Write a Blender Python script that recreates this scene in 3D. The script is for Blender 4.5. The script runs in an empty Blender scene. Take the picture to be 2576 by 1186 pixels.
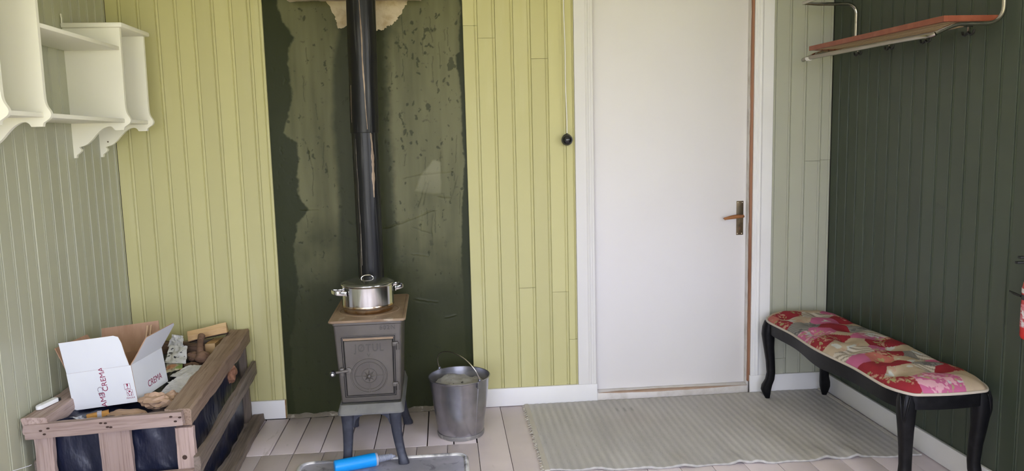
import bpy, bmesh, math, random
import numpy as np
from mathutils import Vector, Matrix, Euler

random.seed(7)
RNG = np.random.RandomState(11)
SC = bpy.context.scene
COL = SC.collection
PI = math.pi

# ---------------------------------------------------------------- camera
CAM_F = 1907.87           # focal length in pixels of the 2576 px wide frame
YAW, PITCH, ROLL = 0.0867, 0.1232, -0.0247
cam_data = bpy.data.cameras.new('camera')
cam_data.sensor_width = 36.0
cam_data.lens = 36.0 * CAM_F / 2576.0
cam_data.clip_start = 0.05
cam = bpy.data.objects.new('camera', cam_data)
COL.objects.link(cam)
_f = Vector((math.sin(YAW) * math.cos(PITCH), math.cos(YAW) * math.cos(PITCH), -math.sin(PITCH)))
_r = Vector((math.cos(YAW), -math.sin(YAW), 0))
_u = _r.cross(_f)
_c, _s = math.cos(ROLL), math.sin(ROLL)
_r2 = _c * _r + _s * _u
_u2 = -_s * _r + _c * _u
cam.matrix_world = Matrix(((_r2.x, _u2.x, -_f.x, 1.662), (_r2.y, _u2.y, -_f.y, -4.0639), (_r2.z, _u2.z, -_f.z, 1.4579), (0, 0, 0, 1)))
SC.camera = cam

# ---------------------------------------------------------------- light: open sky, sun on the lawn behind the house
world = bpy.data.worlds.new('sky')
SC.world = world
world.use_nodes = True
wn = world.node_tree.nodes
wl = world.node_tree.links
wn.clear()
w_out = wn.new('ShaderNodeOutputWorld')
w_bg = wn.new('ShaderNodeBackground')
w_bg.inputs['Color'].default_value = (0.76, 0.80, 1.0, 1)      # evenly hazed sky
w_bg.inputs['Strength'].default_value = 2.85
wl.new(w_bg.outputs[0], w_out.inputs['Surface'])

sun_d = bpy.data.lights.new('sun', 'SUN')
sun_d.energy = 7.0
sun_d.angle = math.radians(1.0)
sun_d.color = (1.0, 0.95, 0.86)
sun = bpy.data.objects.new('sun', sun_d)
COL.objects.link(sun)
sun.location = (0, 10, 20)
sun.rotation_euler = (math.radians(-42), 0, math.radians(-14))    # shines from beyond the back wall on to the lawn

# window openings of the wall behind the viewer and of one added window (x0, x1, z0, z1)
Y_FRONT = -5.2
X_RIGHT = 3.805
Z_CEIL = 2.46
WINDOWS = [(0.08, 1.48, 0.50, 2.34), (1.75, 3.05, 0.50, 2.34)]
ADDED_WINDOW = (-3.75, -2.25, 0.85, 2.28)          # y0, y1, z0, z1 of an unseen right-wall window added for more light
for (x0, x1, z0, z1) in WINDOWS:
    pd = bpy.data.lights.new('window_portal', 'AREA')
    pd.shape = 'RECTANGLE'
    pd.size = x1 - x0
    pd.size_y = z1 - z0
    pd.energy = 1.0
    pd.cycles.is_portal = True
    po = bpy.data.objects.new('window_portal', pd)
    COL.objects.link(po)
    po.location = ((x0 + x1) / 2, Y_FRONT - 0.20, (z0 + z1) / 2)
    po.rotation_euler = (math.radians(90), 0, 0)

pd = bpy.data.lights.new('window_portal', 'AREA')
pd.shape = 'RECTANGLE'
pd.size = ADDED_WINDOW[1] - ADDED_WINDOW[0]
pd.size_y = ADDED_WINDOW[3] - ADDED_WINDOW[2]
pd.energy = 1.0
pd.cycles.is_portal = True
po = bpy.data.objects.new('window_portal', pd)
COL.objects.link(po)
po.location = (X_RIGHT + 0.13, (ADDED_WINDOW[0] + ADDED_WINDOW[1]) / 2, (ADDED_WINDOW[2] + ADDED_WINDOW[3]) / 2)
po.rotation_euler = (math.radians(90), 0, math.radians(90))

SC.view_settings.view_transform = 'Standard'
SC.view_settings.look = 'None'
SC.view_settings.exposure = 2.22
SC.view_settings.gamma = 1.0
SC.view_settings.use_curve_mapping = False
SC.cycles.use_denoising = True
SC.cycles.max_bounces = 8
SC.cycles.diffuse_bounces = 5
SC.cycles.glossy_bounces = 3
SC.cycles.sample_clamp_indirect = 12.0

# ================================================================= helpers
def fbm(x, y, scale, octaves=4, seed=0):
    """value noise in [-1, 1] for numpy arrays"""
    x = np.asarray(x, float) * scale
    y = np.asarray(y, float) * scale
    out = np.zeros(np.broadcast(x, y).shape)
    amp, tot = 1.0, 0.0
    for o in range(octaves):
        xi, yi = np.floor(x).astype(np.int64), np.floor(y).astype(np.int64)
        fx, fy = x - xi, y - yi
        fx, fy = fx * fx * (3 - 2 * fx), fy * fy * (3 - 2 * fy)
        def h(a, b):
            n = (a * 374761393 + b * 668265263 + (seed + o) * 1442695041) & 0xFFFFFFFF
            n = ((n ^ (n >> 13)) * 1274126177) & 0xFFFFFFFF
            return ((n ^ (n >> 16)) & 0xFFFF) / 32767.5 - 1.0
        v = (h(xi, yi) * (1 - fx) + h(xi + 1, yi) * fx) * (1 - fy) + (h(xi, yi + 1) * (1 - fx) + h(xi + 1, yi + 1) * fx) * fy
        out += amp * v
        tot += amp
        amp *= 0.5
        x, y = x * 2.03, y * 2.03
    return out / tot

def sstep(a, b, x):
    t = np.clip((x - a) / (b - a), 0, 1)
    return t * t * (3 - 2 * t)

# ---- materials
MATS = {}
def mat(name, col, rough=0.5, metal=0.0, spec=0.5, layers=(), bump=None, coat=0.0, attr=None, tint=0.0, transm=0.0, ior=1.45, alpha=1.0, rough2=None):
    """procedural material. layers: dicts kind/scale/stretch/col/lo/hi/detail/fac; bump: (scale, strength, dist, stretch)"""
    if name in MATS:
        return MATS[name]
    m = bpy.data.materials.new(name)
    m.use_nodes = True
    nt = m.node_tree
    N, L = nt.nodes, nt.links
    N.clear()
    out = N.new('ShaderNodeOutputMaterial')
    b = N.new('ShaderNodeBsdfPrincipled')
    L.new(b.outputs[0], out.inputs[0])
    b.inputs['Roughness'].default_value = rough
    b.inputs['Metallic'].default_value = metal
    b.inputs['Specular IOR Level'].default_value = spec
    b.inputs['Coat Weight'].default_value = coat
    b.inputs['Coat Roughness'].default_value = 0.15
    b.inputs['Transmission Weight'].default_value = transm
    b.inputs['IOR'].default_value = ior
    b.inputs['Alpha'].default_value = alpha
    tc = N.new('ShaderNodeTexCoord')
    oi = N.new('ShaderNodeObjectInfo')
    sc = N.new('ShaderNodeVectorMath'); sc.operation = 'SCALE'
    cx = N.new('ShaderNodeCombineXYZ')
    for i in range(3):
        L.new(oi.outputs['Random'], cx.inputs[i])
    L.new(cx.outputs[0], sc.inputs[0]); sc.inputs['Scale'].default_value = 37.0
    ad = N.new('ShaderNodeVectorMath'); ad.operation = 'ADD'
    L.new(tc.outputs['Object'], ad.inputs[0]); L.new(sc.outputs[0], ad.inputs[1])
    def tex(d):
        mp = N.new('ShaderNodeMapping')
        mp.inputs['Scale'].default_value = d.get('stretch', (1, 1, 1))
        L.new(ad.outputs[0], mp.inputs['Vector'])
        k = d.get('kind', 'noise')
        if k == 'noise':
            t = N.new('ShaderNodeTexNoise')
            t.inputs['Scale'].default_value = d['scale']; t.inputs['Detail'].default_value = d.get('detail', 4)
            t.inputs['Roughness'].default_value = d.get('nrough', 0.55); t.inputs['Distortion'].default_value = d.get('dist', 0)
            o = t.outputs[0]
        elif k == 'wave':
            t = N.new('ShaderNodeTexWave')
            t.inputs['Scale'].default_value = d['scale']; t.inputs['Distortion'].default_value = d.get('dist', 3)
            t.inputs['Detail'].default_value = d.get('detail', 3); t.inputs['Detail Scale'].default_value = d.get('dscale', 1)
            t.bands_direction = d.get('dir', 'X')
            o = t.outputs[1]
        else:
            t = N.new('ShaderNodeTexVoronoi')
            t.inputs['Scale'].default_value = d['scale']
            t.feature = d.get('feature', 'F1')
            o = t.outputs[0]
        L.new(mp.outputs[0], t.inputs['Vector'])
        return o
    if attr:                                    # colour attribute painted on the thing's vertices
        at = N.new('ShaderNodeAttribute'); at.attribute_name = attr
        colsock = at.outputs['Color']
    else:
        rgb = N.new('ShaderNodeRGB'); rgb.outputs[0].default_value = (*col, 1)
        colsock = rgb.outputs[0]
    for d in layers:
        o = tex(d)
        mr = N.new('ShaderNodeMapRange')
        mr.inputs['From Min'].default_value = d.get('lo', 0.4); mr.inputs['From Max'].default_value = d.get('hi', 0.6)
        mr.inputs['To Max'].default_value = d.get('fac', 1.0)
        L.new(o, mr.inputs['Value'])
        mx = N.new('ShaderNodeMix'); mx.data_type = 'RGBA'; mx.blend_type = d.get('blend', 'MIX')
        L.new(mr.outputs[0], mx.inputs['Factor'])
        L.new(colsock, mx.inputs['A'])
        mx.inputs['B'].default_value = (*d['col'], 1)
        colsock = mx.outputs['Result']
        if d.get('rough') is not None:
            rm = N.new('ShaderNodeMapRange')
            rm.inputs['To Min'].default_value = rough; rm.inputs['To Max'].default_value = d['rough']
            L.new(mr.outputs[0], rm.inputs['Value']); L.new(rm.outputs[0], b.inputs['Roughness'])
    if tint:
        hs = N.new('ShaderNodeHueSaturation')
        mr = N.new('ShaderNodeMapRange')
        mr.inputs['To Min'].default_value = 1 - tint; mr.inputs['To Max'].default_value = 1 + tint
        L.new(oi.outputs['Random'], mr.inputs['Value']); L.new(mr.outputs[0], hs.inputs['Value'])
        L.new(colsock, hs.inputs['Color']); colsock = hs.outputs[0]
    L.new(colsock, b.inputs['Base Color'])
    if bump:
        bl = bump if isinstance(bump, list) else [bump]
        prev = None
        for bb in bl:
            o = tex(dict(scale=bb[0], stretch=bb[3] if len(bb) > 3 else (1, 1, 1), detail=4))
            bp = N.new('ShaderNodeBump')
            bp.inputs['Strength'].default_value = bb[1]; bp.inputs['Distance'].default_value = bb[2]
            L.new(o, bp.inputs['Height'])
            if prev:
                L.new(prev, bp.inputs['Normal'])
            prev = bp.outputs[0]
        L.new(prev, b.inputs['Normal'])
    MATS[name] = m
    return m

# ---- mesh building
class MB:
    def __init__(self):
        self.v, self.f = [], []
    def add(self, vs, fs):
        n = len(self.v)
        self.v.extend([tuple(p) for p in vs])
        self.f.extend([tuple(i + n for i in q) for q in fs])
        return self
    def box(self, x0, x1, y0, y1, z0, z1, b=0.0, M=None):
        if b <= 0:
            vs = [(x, y, z) for x in (x0, x1) for y in (y0, y1) for z in (z0, z1)]
            fs = [(0, 1, 3, 2), (4, 6, 7, 5), (0, 4, 5, 1), (2, 3, 7, 6), (0, 2, 6, 4), (1, 5, 7, 3)]
        else:
            bm = bmesh.new()
            bmesh.ops.create_cube(bm, size=1)
            for q in bm.verts:
                q.co = Vector(((x0 + x1) / 2 + q.co.x * (x1 - x0), (y0 + y1) / 2 + q.co.y * (y1 - y0), (z0 + z1) / 2 + q.co.z * (z1 - z0)))
            bmesh.ops.bevel(bm, geom=bm.edges[:] + bm.verts[:], offset=b, segments=2, affect='EDGES', profile=0.5)
            bm.verts.index_update()
            vs = [tuple(q.co) for q in bm.verts]
            fs = [tuple(q.index for q in fc.verts) for fc in bm.faces]
            bm.free()
        if M is not None:
            vs = [tuple(M @ Vector(p)) for p in vs]
        return self.add(vs, fs)
    def loft(self, rings, cap=True, close=False, flip=False):
        n = len(rings[0])
        vs = [p for r in rings for p in r]
        fs = []
        m = len(rings)
        for i in range(m - (0 if close else 1)):
            for j in range(n):
                a, b2 = i * n + j, i * n + (j + 1) % n
                c, d = ((i + 1) % m) * n + (j + 1) % n, ((i + 1) % m) * n + j
                fs.append((a, b2, c, d))
        if cap and not close:
            fs.append(tuple(range(n - 1, -1, -1)))
            fs.append(tuple((m - 1) * n + j for j in range(n)))
        if flip:
            fs = [tuple(reversed(q)) for q in fs]
        return self.add(vs, fs)
    def tube(self, pts, r, n=10, cap=True, close=False):
        P = [Vector(p) for p in pts]
        rad = r if isinstance(r, (list, tuple)) else [r] * len(P)
        rings = []
        t = (P[1] - P[0]).normalized()
        up = Vector((0, 0, 1)) if abs(t.z) < 0.9 else Vector((1, 0, 0))
        s = t.cross(up).normalized()
        for i, p in enumerate(P):
            if close:
                d = P[(i + 1) % len(P)] - P[i - 1]
            else:
                d = P[min(i + 1, len(P) - 1)] - P[max(i - 1, 0)]
            d.normalize()
            s = (s - d * s.dot(d)).normalized()
            u = d.cross(s)
            rings.append([p + (s * math.cos(a) + u * math.sin(a)) * rad[i] for a in [2 * PI * k / n for k in range(n)]])
        return self.loft(rings, cap=cap, close=close)
    def lathe(self, prof, n=40, c=(0, 0, 0), M=None):
        rings = []
        for (r, z) in prof:
            ring = [Vector((c[0] + r * math.cos(2 * PI * k / n), c[1] + r * math.sin(2 * PI * k / n), c[2] + z)) for k in range(n)]
            if M is not None:
                ring = [M @ q for q in ring]
            rings.append(ring)
        return self.loft(rings)
    def prism(self, poly, fn, a, b):
        """poly of (u, v); fn(u, v, w) -> xyz; extruded w from a to b"""
        r0 = [fn(u, v, a) for u, v in poly]
        r1 = [fn(u, v, b) for u, v in poly]
        return self.loft([r0, r1])
    def grid(self, P):
        """P: array (n, m, 3)"""
        n, m = P.shape[:2]
        idx = np.arange(n * m).reshape(n, m)
        fs = np.stack([idx[:-1, :-1], idx[1:, :-1], idx[1:, 1:], idx[:-1, 1:]], -1).reshape(-1, 4)
        return self.add(P.reshape(-1, 3).tolist(), fs.tolist())
    def mesh(self, name, m, base=(0, 0, 0), smooth=35):
        me = bpy.data.meshes.new(name)
        bx, by, bz = base
        me.from_pydata([(p[0] - bx, p[1] - by, p[2] - bz) for p in self.v], [], self.f)
        me.validate()
        bm = bmesh.new(); bm.from_mesh(me)
        bmesh.ops.recalc_face_normals(bm, faces=bm.faces[:])
        bm.to_mesh(me); bm.free()
        if smooth:
            me.shade_smooth()
            me.set_sharp_from_angle(angle=math.radians(smooth))
        if m is not None:
            me.materials.append(m)
        return me
    def build(self, name, m, parent=None, base=(0, 0, 0), smooth=35):
        o = bpy.data.objects.new(name, self.mesh(name, m, base, smooth))
        COL.objects.link(o)
        if parent is not None:
            o.parent = parent
        else:
            o.location = base
        return o

def tag(o, label=None, cat=None, group=None, kind=None):
    if label: o['label'] = label
    if cat: o['category'] = cat
    if group: o['group'] = group
    if kind: o['kind'] = kind
    return o
def thing(name, label, cat, loc=(0, 0, 0), rot=(0, 0, 0), group=None):
    o = bpy.data.objects.new(name, None)
    o.empty_display_size = 0.1
    COL.objects.link(o)
    o.location = loc
    o.rotation_euler = rot
    return tag(o, label, cat, group)
def struct(o):
    o['kind'] = 'structure'
    return o
def inst(name, me, parent, loc=(0, 0, 0), rotz=0.0, sc=None):
    o = bpy.data.objects.new(name, me)
    COL.objects.link(o)
    o.parent = parent
    o.location = loc
    o.rotation_euler = (0, 0, rotz)
    if sc: o.scale = sc
    return o
def arc(c, r, a0, a1, n, ax=(1, 0, 0), ay=(0, 0, 1)):
    c, ax, ay = Vector(c), Vector(ax), Vector(ay)
    return [c + ax * (r * math.cos(a0 + (a1 - a0) * i / n)) + ay * (r * math.sin(a0 + (a1 - a0) * i / n)) for i in range(n + 1)]
def bezier(pts, n=8):
    """Catmull-Rom through pts"""
    P = [Vector(p) for p in pts]
    P = [2 * P[0] - P[1]] + P + [2 * P[-1] - P[-2]]
    out = []
    for i in range(1, len(P) - 2):
        for k in range(n):
            t = k / n
            a, b, c, d = P[i - 1], P[i], P[i + 1], P[i + 2]
            out.append(0.5 * ((2 * b) + (c - a) * t + (2 * a - 5 * b + 4 * c - d) * t * t + (3 * b - a - 3 * c + d) * t ** 3))
    out.append(P[-2])
    return out
def text_mb(s, size, depth, mirror=False, bevel=0.0, spacing=1.0):
    cu = bpy.data.curves.new('lettering', 'FONT')
    cu.body = s
    cu.size = size
    cu.extrude = depth / 2
    cu.bevel_depth = bevel
    cu.align_x = 'CENTER'; cu.align_y = 'CENTER'
    cu.space_character = spacing
    cu.resolution_u = 4
    ob = bpy.data.objects.new('lettering', cu)
    COL.objects.link(ob)
    me = bpy.data.meshes.new_from_object(ob)
    b = MB()
    b.add([((-v.co.x if mirror else v.co.x), v.co.y, v.co.z) for v in me.vertices], [tuple(p.vertices) for p in me.polygons])
    bpy.data.objects.remove(ob); bpy.data.curves.remove(cu); bpy.data.meshes.remove(me)
    return b
def place(mb, fn):
    mb.v = [tuple(fn(*p)) for p in mb.v]
    return mb

# ================================================================= materials
GREEN = mat('green_wall_paint', (0.545, 0.515, 0.255), 0.62, spec=0.35, layers=[dict(scale=1.6, col=(0.53, 0.505, 0.245), lo=0.4, hi=0.7, fac=0.6), dict(scale=9, stretch=(1, 1, 0.15), col=(0.62, 0.60, 0.36), lo=0.55, hi=0.75, fac=0.35), dict(scale=60, col=(0.25, 0.24, 0.11), lo=0.72, hi=0.8, fac=0.35)], bump=[(6, 0.15, 0.01, (1, 1, 0.12)), (90, 0.06, 0.002)], tint=0.05)
SAGE = mat('pale_sage_boards', (0.455, 0.465, 0.375), 0.60, spec=0.35, layers=[dict(scale=1.2, col=(0.43, 0.435, 0.335), lo=0.4, hi=0.7, fac=0.6), dict(scale=60, col=(0.25, 0.25, 0.17), lo=0.72, hi=0.8, fac=0.35)], bump=[(6, 0.12, 0.01, (1, 1, 0.12)), (90, 0.05, 0.002)], tint=0.04)
GREY_GREEN = mat('grey_green_wall_paint', (0.44, 0.445, 0.325), 0.38, layers=[dict(scale=1.2, col=(0.41, 0.41, 0.28), lo=0.4, hi=0.7, fac=0.6), dict(scale=70, col=(0.24, 0.24, 0.16), lo=0.73, hi=0.8, fac=0.3)], bump=[(6, 0.12, 0.01, (1, 1, 0.12)), (90, 0.05, 0.002)], tint=0.05)
DARK_GREEN = mat('dark_green_wall_paint', (0.052, 0.066, 0.046), 0.40, layers=[dict(scale=2, col=(0.044, 0.055, 0.036), lo=0.4, hi=0.65, fac=0.7), dict(scale=50, col=(0.09, 0.10, 0.08), lo=0.72, hi=0.82, fac=0.3)], bump=[(6, 0.12, 0.01, (1, 1, 0.12)), (90, 0.05, 0.002)], tint=0.06)
WHITE = mat('white_gloss_paint', (0.83, 0.825, 0.82), 0.50, spec=0.35, layers=[dict(scale=3, col=(0.76, 0.75, 0.73), lo=0.4, hi=0.7, fac=0.6), dict(scale=55, col=(0.45, 0.43, 0.40), lo=0.74, hi=0.8, fac=0.4)], bump=(40, 0.03, 0.002))
DOOR_WHITE = mat('door_paint', (0.755, 0.735, 0.725), 0.62, spec=0.3, layers=[dict(scale=2.2, col=(0.735, 0.712, 0.70), lo=0.4, hi=0.7, fac=0.7), dict(scale=38, col=(0.5, 0.47, 0.43), lo=0.76, hi=0.82, fac=0.5)], bump=(3, 0.08, 0.01))
CREAM = mat('cream_shelf_paint', (0.88, 0.86, 0.735), 0.42, layers=[dict(scale=3, col=(0.85, 0.83, 0.69), lo=0.4, hi=0.7, fac=0.6)], bump=(60, 0.03, 0.002))
BARE = mat('bare_brown_wood', (0.22, 0.095, 0.045), 0.6, layers=[dict(scale=14, stretch=(1, 1, 0.15), col=(0.33, 0.16, 0.09), lo=0.4, hi=0.6)])
FLOOR = mat('worn_floor_paint', (0.73, 0.645, 0.655), 0.45, layers=[dict(scale=3, col=(0.64, 0.56, 0.57), lo=0.35, hi=0.65), dict(scale=16, stretch=(1, 0.08, 1), col=(0.70, 0.63, 0.62), lo=0.5, hi=0.7, fac=0.5), dict(scale=24, stretch=(1, 0.2, 1), col=(0.32, 0.27, 0.24), lo=0.66, hi=0.76, fac=0.55)], bump=[(16, 0.2, 0.004, (1, 0.08, 1))], tint=0.06)
DARKGAP = mat('dark_gap', (0.03, 0.025, 0.02), 0.9)
PLAIN = mat('plain_plaster', (0.78, 0.77, 0.72), 0.7)
CEIL = mat('ceiling_paint', (0.82, 0.81, 0.76), 0.6)

# ================================================================= the room shell
GRASS = mat('lawn_grass', (0.33, 0.31, 0.10), 0.9, layers=[dict(scale=0.8, col=(0.38, 0.35, 0.13), lo=0.4, hi=0.6)])
struct(MB().box(-40, 40, -60, 40, -0.55, -0.45).build('lawn', GRASS))

# wall_back: backing around panel recess and door opening
BKW = MB()
XPL, XPR = 0.766, 1.784
XDL, XDR = 2.452, 3.362
Z_DOOR = 2.26
BKW.box(-0.12, XPL, 0.018, 0.14, -0.05, Z_CEIL)
BKW.box(XPL, XPR, 0.06, 0.14, -0.05, Z_CEIL)
BKW.box(XPR, XDL, 0.018, 0.14, -0.05, Z_CEIL)
BKW.box(XDL, XDR, 0.018, 0.14, Z_DOOR, Z_CEIL)
BKW.box(XDL, XDR, 0.105, 0.14, -0.05, Z_DOOR)  # slab added behind the door leaf to stop light leaking under it
BKW.box(XDR, X_RIGHT + 0.12, 0.018, 0.14, -0.05, Z_CEIL)
wall_back = struct(BKW.build('wall_back', DARKGAP, smooth=None))
wall_left = struct(MB().box(-0.12, -0.018, Y_FRONT - 0.2, 0.018, -0.05, Z_CEIL).build('wall_left', DARKGAP, smooth=None))
wr = MB()
SY0, SY1, SZ0, SZ1 = ADDED_WINDOW
wr.box(X_RIGHT + 0.018, X_RIGHT + 0.12, Y_FRONT - 0.2, SY0, -0.05, Z_CEIL)
wr.box(X_RIGHT + 0.018, X_RIGHT + 0.12, SY1, 0.018, -0.05, Z_CEIL)
wr.box(X_RIGHT + 0.018, X_RIGHT + 0.12, SY0, SY1, -0.05, SZ0)
wr.box(X_RIGHT + 0.018, X_RIGHT + 0.12, SY0, SY1, SZ1, Z_CEIL)
wall_right = struct(wr.build('wall_right', DARKGAP, smooth=None))
fw = MB()
xs = [-0.018, WINDOWS[0][0], WINDOWS[0][1], WINDOWS[1][0], WINDOWS[1][1], X_RIGHT + 0.018]
for i in (0, 2, 4):
    fw.box(xs[i], xs[i + 1], Y_FRONT - 0.2, Y_FRONT, -0.05, Z_CEIL)
for (x0, x1, z0, z1) in WINDOWS:
    fw.box(x0, x1, Y_FRONT - 0.2, Y_FRONT, -0.05, z0)
    fw.box(x0, x1, Y_FRONT - 0.2, Y_FRONT, z1, Z_CEIL)
struct(fw.build('wall_front', PLAIN, smooth=None))
struct(MB().box(-0.12, X_RIGHT + 0.12, Y_FRONT - 0.2, 0.14, Z_CEIL, Z_CEIL + 0.2).build('ceiling', CEIL, smooth=None))
for wi, (x0, x1, z0, z1) in enumerate(WINDOWS):
    w = MB()
    t = 0.06
    w.box(x0, x1, Y_FRONT - 0.14, Y_FRONT - 0.08, z0, z0 + t)
    w.box(x0, x1, Y_FRONT - 0.14, Y_FRONT - 0.08, z1 - t, z1)
    w.box(x0, x0 + t, Y_FRONT - 0.14, Y_FRONT - 0.08, z0 + t, z1 - t)
    w.box(x1 - t, x1, Y_FRONT - 0.14, Y_FRONT - 0.08, z0 + t, z1 - t)
    xm = (x0 + x1) / 2
    w.box(xm - 0.035, xm + 0.035, Y_FRONT - 0.14, Y_FRONT - 0.08, z0 + t, z1 - t)
    struct(w.build('window_%d' % (wi + 1), WHITE, smooth=None))

w = MB()  # frame of the added right-wall window
t = 0.06
xa_, xb_ = X_RIGHT + 0.03, X_RIGHT + 0.09
w.box(xa_, xb_, SY0, SY1, SZ0, SZ0 + t)
w.box(xa_, xb_, SY0, SY1, SZ1 - t, SZ1)
w.box(xa_, xb_, SY0, SY0 + t, SZ0 + t, SZ1 - t)
w.box(xa_, xb_, SY1 - t, SY1, SZ0 + t, SZ1 - t)
w.box(xa_, xb_, (SY0 + SY1) / 2 - 0.03, (SY0 + SY1) / 2 + 0.03, SZ0 + t, SZ1 - t)
struct(w.build('window_3', WHITE, smooth=None))

# ---- tongue and groove boards
def board_mesh(w, z0, z1, m, bead=True):
    t = 0.017
    pr = [(0.0003, t), (0.0003, 0.0042), (0.0020, 0.0)]
    if w > 0.03 and bead:
        pr += [(w - 0.0178, 0.0), (w - 0.0162, 0.0050), (w - 0.0144, 0.0050), (w - 0.0126, 0.0016), (w - 0.0095, 0.0002), (w - 0.0060, 0.0004), (w - 0.0030, 0.0018)]
    else:
        pr += [(w - 0.0028, 0.0)]
    pr += [(w - 0.0003, 0.0046), (w - 0.0003, t)]
    return MB().prism(pr, lambda u, v, q: (u, v, q), z0, z1).mesh('board', m, smooth=22)
_bm = {}
def board(parent, w, z0, z1, m, loc, rotz):
    key = (round(w, 4), round(z0, 3), round(z1, 3), m.name)
    if key not in _bm:
        _bm[key] = board_mesh(w, z0, z1, m)
    inst('board', _bm[key], parent, loc, rotz)
def run_boards(parent, edges, m, origin, direction, rotz, outward, joints={}, hole=None):
    for i in range(len(edges) - 1):
        a, b = edges[i], edges[i + 1]
        pr = random.uniform(-0.0008, 0.0008)
        loc = Vector(origin) + Vector(direction) * a + Vector(outward) * pr
        zs = [0.0] + joints.get(i, []) + [Z_CEIL]
        if hole and hole[0] < (a + b) / 2 < hole[1]:
            board(parent, b - a, 0.0, hole[2], m, loc, rotz)
            board(parent, b - a, hole[3], Z_CEIL, m, loc, rotz)
            continue
        for k in range(len(zs) - 1):
            lo = loc + Vector(outward) * (random.uniform(-0.0012, 0.0012) if k else 0)
            board(parent, b - a, zs[k] + (0.0008 if k else 0), zs[k + 1] - (0.0008 if k < len(zs) - 2 else 0), m, lo, rotz)
run_boards(wall_back, [0.0, 0.0755, 0.166, 0.256, 0.347, 0.437, 0.528, 0.618, 0.708, 0.766], GREEN, (0, 0, 0), (1, 0, 0), 0, (0, -1, 0))
run_boards(wall_back, [1.784, 1.860, 1.952, 2.047, 2.138, 2.229, 2.320, 2.372], GREEN, (0, 0, 0), (1, 0, 0), 0, (0, -1, 0), {0: [2.065], 1: [2.00], 3: [0.66], 4: [1.89], 5: [0.63], 6: [0.36]})
run_boards(wall_back, [3.458, 3.482, 3.571, 3.657, 3.747, 3.805], SAGE, (0, 0, 0), (1, 0, 0), 0, (0, -1, 0), {1: [0.19], 3: [1.31], 4: [1.315]})  # boards right of the door, coloured greyer than the rest of the wall
le = [0.0, 0.028] + [0.028 + 0.0815 * k for k in range(1, 64)]
run_boards(wall_left, [5.2 - e for e in reversed([x for x in le if x < 5.2])], GREY_GREEN, (0, -5.2, 0), (0, 1, 0), PI / 2, (1, 0, 0), {})
re_ = [0.0] + [0.09 + 0.092 * k for k in range(0, 55)]
run_boards(wall_right, re_, DARK_GREEN, (X_RIGHT, 0, 0), (0, -1, 0), -PI / 2, (-1, 0, 0), {}, (-ADDED_WINDOW[1], -ADDED_WINDOW[0], ADDED_WINDOW[2], ADDED_WINDOW[3]))

# ---- floor planks
floor = struct(MB().box(-0.12, X_RIGHT + 0.12, Y_FRONT - 0.2, 0.14, -0.12, -0.022).build('floor', DARKGAP, smooth=None))
_pm = {}
def plank(x0, x1, y0, y1, gap):
    w, l = round(x1 - x0 - gap, 4), round(y1 - y0 - 0.001, 4)
    if (w, l) not in _pm:
        _pm[(w, l)] = MB().box(-w / 2, w / 2, -l / 2, l / 2, -0.0215, 0, b=0.0012).mesh('plank', FLOOR)
    inst('plank', _pm[(w, l)], floor, ((x0 + x1) / 2, (y0 + y1) / 2, random.uniform(-0.0012, 0.0)))
px = [0.0] + [0.013 + 0.147 * k for k in range(1, 26) if 0.013 + 0.147 * k < 3.75] + [X_RIGHT]
for i in range(len(px) - 1):
    x0, x1 = px[i], px[i + 1]
    mid = (x0 + x1) / 2
    top = -0.506 if 0.66 < mid < 1.78 else 0.06 if XDL < mid < XDR else 0.017
    ys = [Y_FRONT, -3.4 + 0.5 * ((i * 37) % 5 - 2) / 2, -1.75 + 0.4 * ((i * 23) % 7 - 3) / 3, top]
    for k in range(3):
        plank(x0, x1, ys[k], ys[k + 1], 0.0022 if i % 3 else 0.0034)
hx = [0.603, 0.660, 0.783, 0.896, 1.020, 1.151, 1.276, 1.406, 1.532, 1.662, 1.775]
for i in range(len(hx) - 1):
    plank(hx[i], hx[i + 1], -0.505, -0.022, 0.0055)

# ---- dark masonry panel behind the stove
def in_poly_x(z, pts):
    zz = [p[1] for p in pts][::-1]
    xx = [p[0] for p in pts][::-1]
    return np.interp(z, zz, xx)
gx = np.arange(XPL, XPR + 0.0001, (XPR - XPL) / 330)
gz = np.arange(0, Z_CEIL + 0.0001, Z_CEIL / 780)
GX, GZ = np.meshgrid(gx, gz, indexing='ij')
dl = [(0.838, 2.46), (0.838, 2.206), (0.841, 2.165), (0.878, 2.081), (0.916, 2.018), (0.892, 1.966), (0.866, 1.883), (0.882, 1.809), (0.889, 1.734), (0.866, 1.618), (0.834, 1.533), (0.895, 1.477), (0.906, 1.401), (0.885, 1.304), (0.899, 1.183), (0.939, 1.127), (0.87, 1.051), (0.852, 0.934), (0.86, 0.7), (0.80, 0.4), (0.80, 0.0)]
pdk = [(1.16, 2.46), (1.138, 2.047), (1.098, 1.89), (1.081, 1.57), (1.092, 1.353), (1.091, 1.133), (1.08, 0.926), (1.08, 0.0)]
rdk = [(1.776, 2.46), (1.776, 2.198), (1.767, 1.933), (1.742, 1.917), (1.758, 1.826), (1.766, 1.555), (1.771, 1.378), (1.752, 1.111), (1.74, 0.8), (1.75, 0)]
nz = fbm(GX, GZ, 14, 4, 3) * 0.016 + fbm(GX, GZ, 60, 3, 5) * 0.006
n2 = fbm(GX, GZ, 5, 4, 21)
pat = sstep(-0.004, 0.010, GX - in_poly_x(GZ, dl) + nz)
strip = sstep(-0.012, 0.03, GX - in_poly_x(GZ, pdk) + nz * 0.5) * (1 - sstep(1.36, 1.42, GX + nz))
pat *= 1 - 0.85 * strip
pat *= 1 - sstep(-0.008, 0.004, GX - in_poly_x(GZ, rdk) + nz * 0.7)
fade = sstep(0.55, 1.25, GZ + n2 * 0.25)
pat *= 0.10 + 0.90 * fade
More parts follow.
